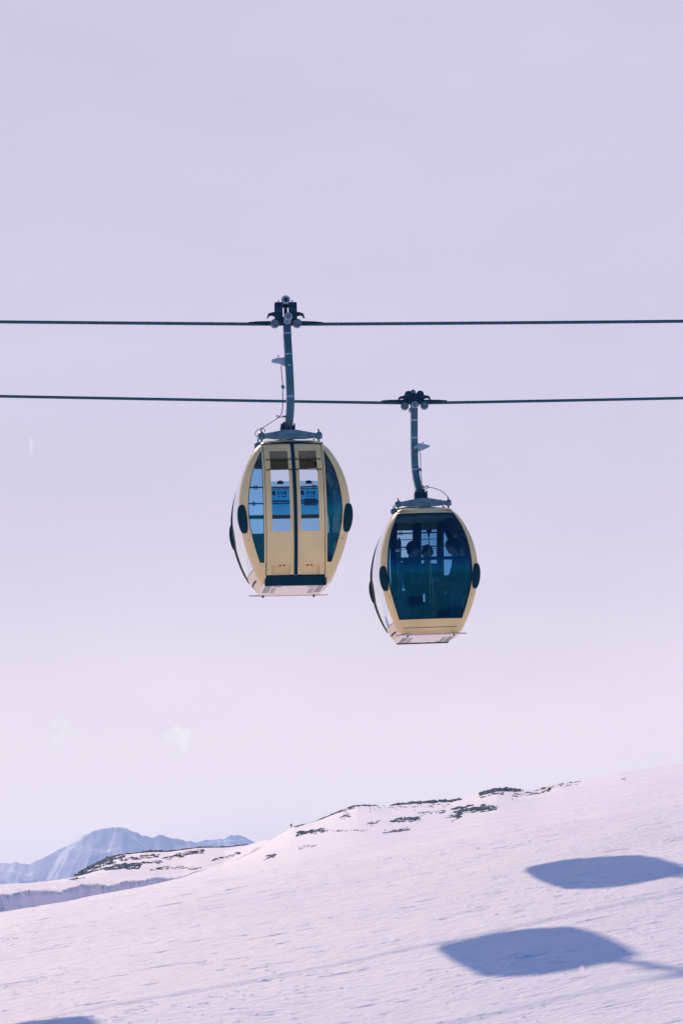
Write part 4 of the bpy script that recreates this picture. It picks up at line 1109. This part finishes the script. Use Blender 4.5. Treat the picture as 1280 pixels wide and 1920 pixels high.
def outcrop(label, pts, thick, count, size, mt='rock', ridge=False):
    """jagged stones breaking through the snow along a line"""
    mb = MB(); seg = []; feet = []; size *= 0.85; count = int(count * 2.3)
    for a, b in zip(pts[:-1], pts[1:]): seg.append(math.hypot(b[0] - a[0], b[1] - a[1]))
    base = None
    for k in range(count):
        d = rr_.random() * sum(seg); i = 0
        while d > seg[i] and i < len(seg) - 1: d -= seg[i]; i += 1
        t = d / seg[i]; x = pts[i][0] + (pts[i+1][0] - pts[i][0]) * t; y = pts[i][1] + (pts[i+1][1] - pts[i][1]) * t
        p = ground_at(x + rr_.uniform(-3, 3), y + rr_.gauss(0, 0.85) * thick, ridge=ridge)
        if ridge: py_ = p.y + (-abs(rr_.gauss(0, 3.2)) - 0.2) * thick / 2.5; p = Vector((p.x * py_ / p.y, py_, full_height(p.x * py_ / p.y, py_)))
        if base is None: base = p.copy()
        s = size * min(1.7, math.exp(rr_.gauss(0, 0.42))) * p.y / 200
        sx, sy, sz = s * rr_.uniform(1.0, 2.4), s * rr_.uniform(0.7, 1.4), s * rr_.uniform(0.35, 0.8)
        rz = rr_.uniform(-0.5, 0.5); R_ = Matrix.Rotation(rz, 3, 'Z') @ Matrix.Rotation(rr_.uniform(-0.35, 0.1), 3, 'Y')
        V = []
        ph = rr_.random() * 50
        for v in ICO_V:
            q = 1 + 0.30 * math.sin(v.x * 5 + ph) * math.cos(v.y * 4 + ph * 2) + 0.22 * math.sin(v.z * 7 + ph * 3 + v.x * 6)
            V.append(p - base + R_ @ Vector((v.x * sx * q, v.y * sy * q, v.z * sz * q)))
        feet.append((p.x, len(mb.v) + int(min(range(len(V)), key=lambda q_: V[q_].z))))
        mb.add(V, ICO_F, 0, False)
    feet.sort()                                    # the bedrock that joins the stones under the snow
    for (xa, ia), (xb, ib) in zip(feet[:-1], feet[1:]):
        m_ = (Vector(mb.v[ia]) + Vector(mb.v[ib])) / 2 - Vector((0, -0.3, 0.5))
        mb.v.append(tuple(m_)); mb.f.append([ia, ib, len(mb.v) - 1]); mb.mi.append(0); mb.sm.append(False)
    o = mb.build('rock_outcrop', mt); o.location = base
    tag(o, label, 'rocks', 'rocks breaking through the snow'); return o
outcrop('highest dark rock outcrop standing up on the ridge, with snow on it', [(903, 1488), (918, 1482), (935, 1480), (955, 1482), (970, 1484)], 4, 90, 0.17, ridge=True)
outcrop('small dark rocks lying just under the highest outcrop of the ridge', [(905, 1490), (925, 1486), (945, 1487)], 2.5, 16, 0.12)
outcrop('long dark band of rocks lining the middle of the ridge', [(735, 1512), (765, 1509), (800, 1508), (835, 1505), (862, 1501)], 2.5, 110, 0.13, ridge=True)
outcrop('short dark rocks at the left shoulder of the ridge', [(655, 1516), (675, 1513), (705, 1514)], 3, 34, 0.11, ridge=True)
outcrop('thin line of stones climbing the left edge of the ridge', [(553, 1552), (580, 1543), (600, 1538), (625, 1527), (648, 1519)], 2, 60, 0.08, ridge=True)
outcrop('wide dark patch of rocks below the middle of the ridge', [(850, 1523), (870, 1519), (900, 1516), (930, 1514)], 3.5, 60, 0.13)
outcrop('small dark rocks just under the wide patch', [(840, 1533), (862, 1529)], 3, 18, 0.12)
outcrop('dark rocks in the snow bowl left of the wide patch', [(738, 1540), (760, 1538), (786, 1536)], 2.5, 32, 0.11)
outcrop('thin streak of rocks above the snow bowl', [(785, 1528), (812, 1525), (835, 1522)], 1.5, 24, 0.08)
outcrop('flat dark ledge of rock near the left end of the ridge', [(558, 1562), (580, 1561), (608, 1560)], 2.5, 40, 0.12)
outcrop('thin dark line of stones along the flat bench between the ledge and the bowl', [(612, 1560), (650, 1559), (700, 1557)], 0.8, 30, 0.05)
outcrop('small dark rocks below the bowl at the end of the ledge line', [(720, 1563), (735, 1560), (765, 1556)], 2, 26, 0.10)
outcrop('tiny stones between the ledge and the snow bowl', [(690, 1548), (710, 1543)], 1.5, 10, 0.08)
outcrop('brown stones mixed with snow under the long dark band', [(690, 1516), (730, 1515), (780, 1513), (850, 1508)], 2.5, 30, 0.06, 'rock_brown')
outcrop('loose stones under the left edge of the ridge line', [(640, 1531), (655, 1527)], 2, 12, 0.08)
outcrop('sparse brown stones right of the highest outcrop', [(955, 1494), (975, 1490), (1000, 1488), (1030, 1480)], 3.5, 30, 0.10, 'rock_brown')
outcrop('scattered brown stones on the skyline running up to the right', [(1010, 1481), (1040, 1475), (1085, 1468)], 3, 30, 0.08, 'rock_brown')
outcrop('lone small stones on the slope under the ledge', [(560, 1590), (575, 1587), (600, 1585)], 1.5, 10, 0.07, 'rock_brown')
outcrop('short dark diagonal rock on the snow left of the ledge', [(496, 1612), (505, 1607), (518, 1602)], 1.5, 18, 0.09)
outcrop('dark rocks stepping up the left end of the lower hill', [(133, 1650), (155, 1640), (178, 1627), (205, 1614), (232, 1606)], 4, 100, 0.13)
outcrop('dark rocky crest at the top left of the lower hill', [(160, 1636), (180, 1623), (205, 1611), (232, 1604)], 2, 50, 0.12, ridge=True)
outcrop('short brown patch in the middle of the lower hill', [(228, 1612), (262, 1609), (296, 1605)], 2, 40, 0.09, 'rock_brown')
outcrop('brown heather band along the crest of the lower hill', [(235, 1604), (280, 1599), (320, 1597), (370, 1591), (420, 1589), (462, 1587)], 1.8, 190, 0.11, 'rock_brown', ridge=True)
outcrop('dark patch of rocks on the face of the lower hill', [(195, 1632), (215, 1629), (240, 1628), (262, 1626)], 2.5, 60, 0.12)
outcrop('line of dark rocks across the face of the lower hill', [(215, 1624), (245, 1621), (270, 1618), (300, 1617)], 1.6, 55, 0.10)
outcrop('brown streak of stones below the crest of the lower hill', [(305, 1611), (330, 1606), (350, 1602), (380, 1597)], 1.8, 60, 0.10, 'rock_brown')
outcrop('thin brown line of stones at the foot of the lower hill', [(280, 1633), (300, 1628), (330, 1627), (375, 1627)], 1.0, 40, 0.06, 'rock_brown')
outcrop('small brown stones at the right end of the lower hill', [(398, 1612), (415, 1608), (435, 1603), (452, 1597)], 1.5, 26, 0.07, 'rock_brown')
# marker post at the left end of the ridge and a lump of snow on the right slope
p = ground_at(546, 1553, ridge=True)
mk = empty('marker_post', p); tag(mk, 'tiny dark marker post at the left end of the ridge', 'marker post')
mb = MB(); mb.tube([(0, 0, -0.2), (0, 0, 0.24)], 0.022, 8); mb.build('post', 'blacksteel', mk)
mb = MB(); mb.box((-0.055, -0.03, 0.12), (0.055, 0.03, 0.27), bev=0.01); mb.build('marker_board', 'seam', mk)
outcrop('single small brown stone on the open slope under the right skyline', [(1166, 1461), (1173, 1460)], 1, 3, 0.055, 'rock_brown')

# ------------------------------------------------------------------ haze
bm = bmesh.new(); bmesh.ops.create_cube(bm, size=1)
for v in bm.verts: v.co = Vector((v.co.x * 20000, v.co.y * 20000, -220 if v.co.z < 0 else 175))
me = bpy.data.meshes.new('haze'); bm.to_mesh(me); bm.free()
hm = bpy.data.materials.new('haze_air'); hm.use_nodes = True; hm.node_tree.nodes.clear()
ho = hm.node_tree.nodes.new('ShaderNodeOutputMaterial'); hv = hm.node_tree.nodes.new('ShaderNodeVolumePrincipled')
hv.inputs['Density'].default_value = 0.00008; hv.inputs['Color'].default_value = (0.66, 0.80, 1.0, 1); hv.inputs['Anisotropy'].default_value = 0.35
hm.node_tree.links.new(hv.outputs[0], ho.inputs['Volume'])
hz = link('haze', me, hm); hz['kind'] = 'stuff'
SC.cycles.volume_bounces = 1
SC.cycles.transparent_max_bounces = 24
SC.cycles.max_bounces = 10
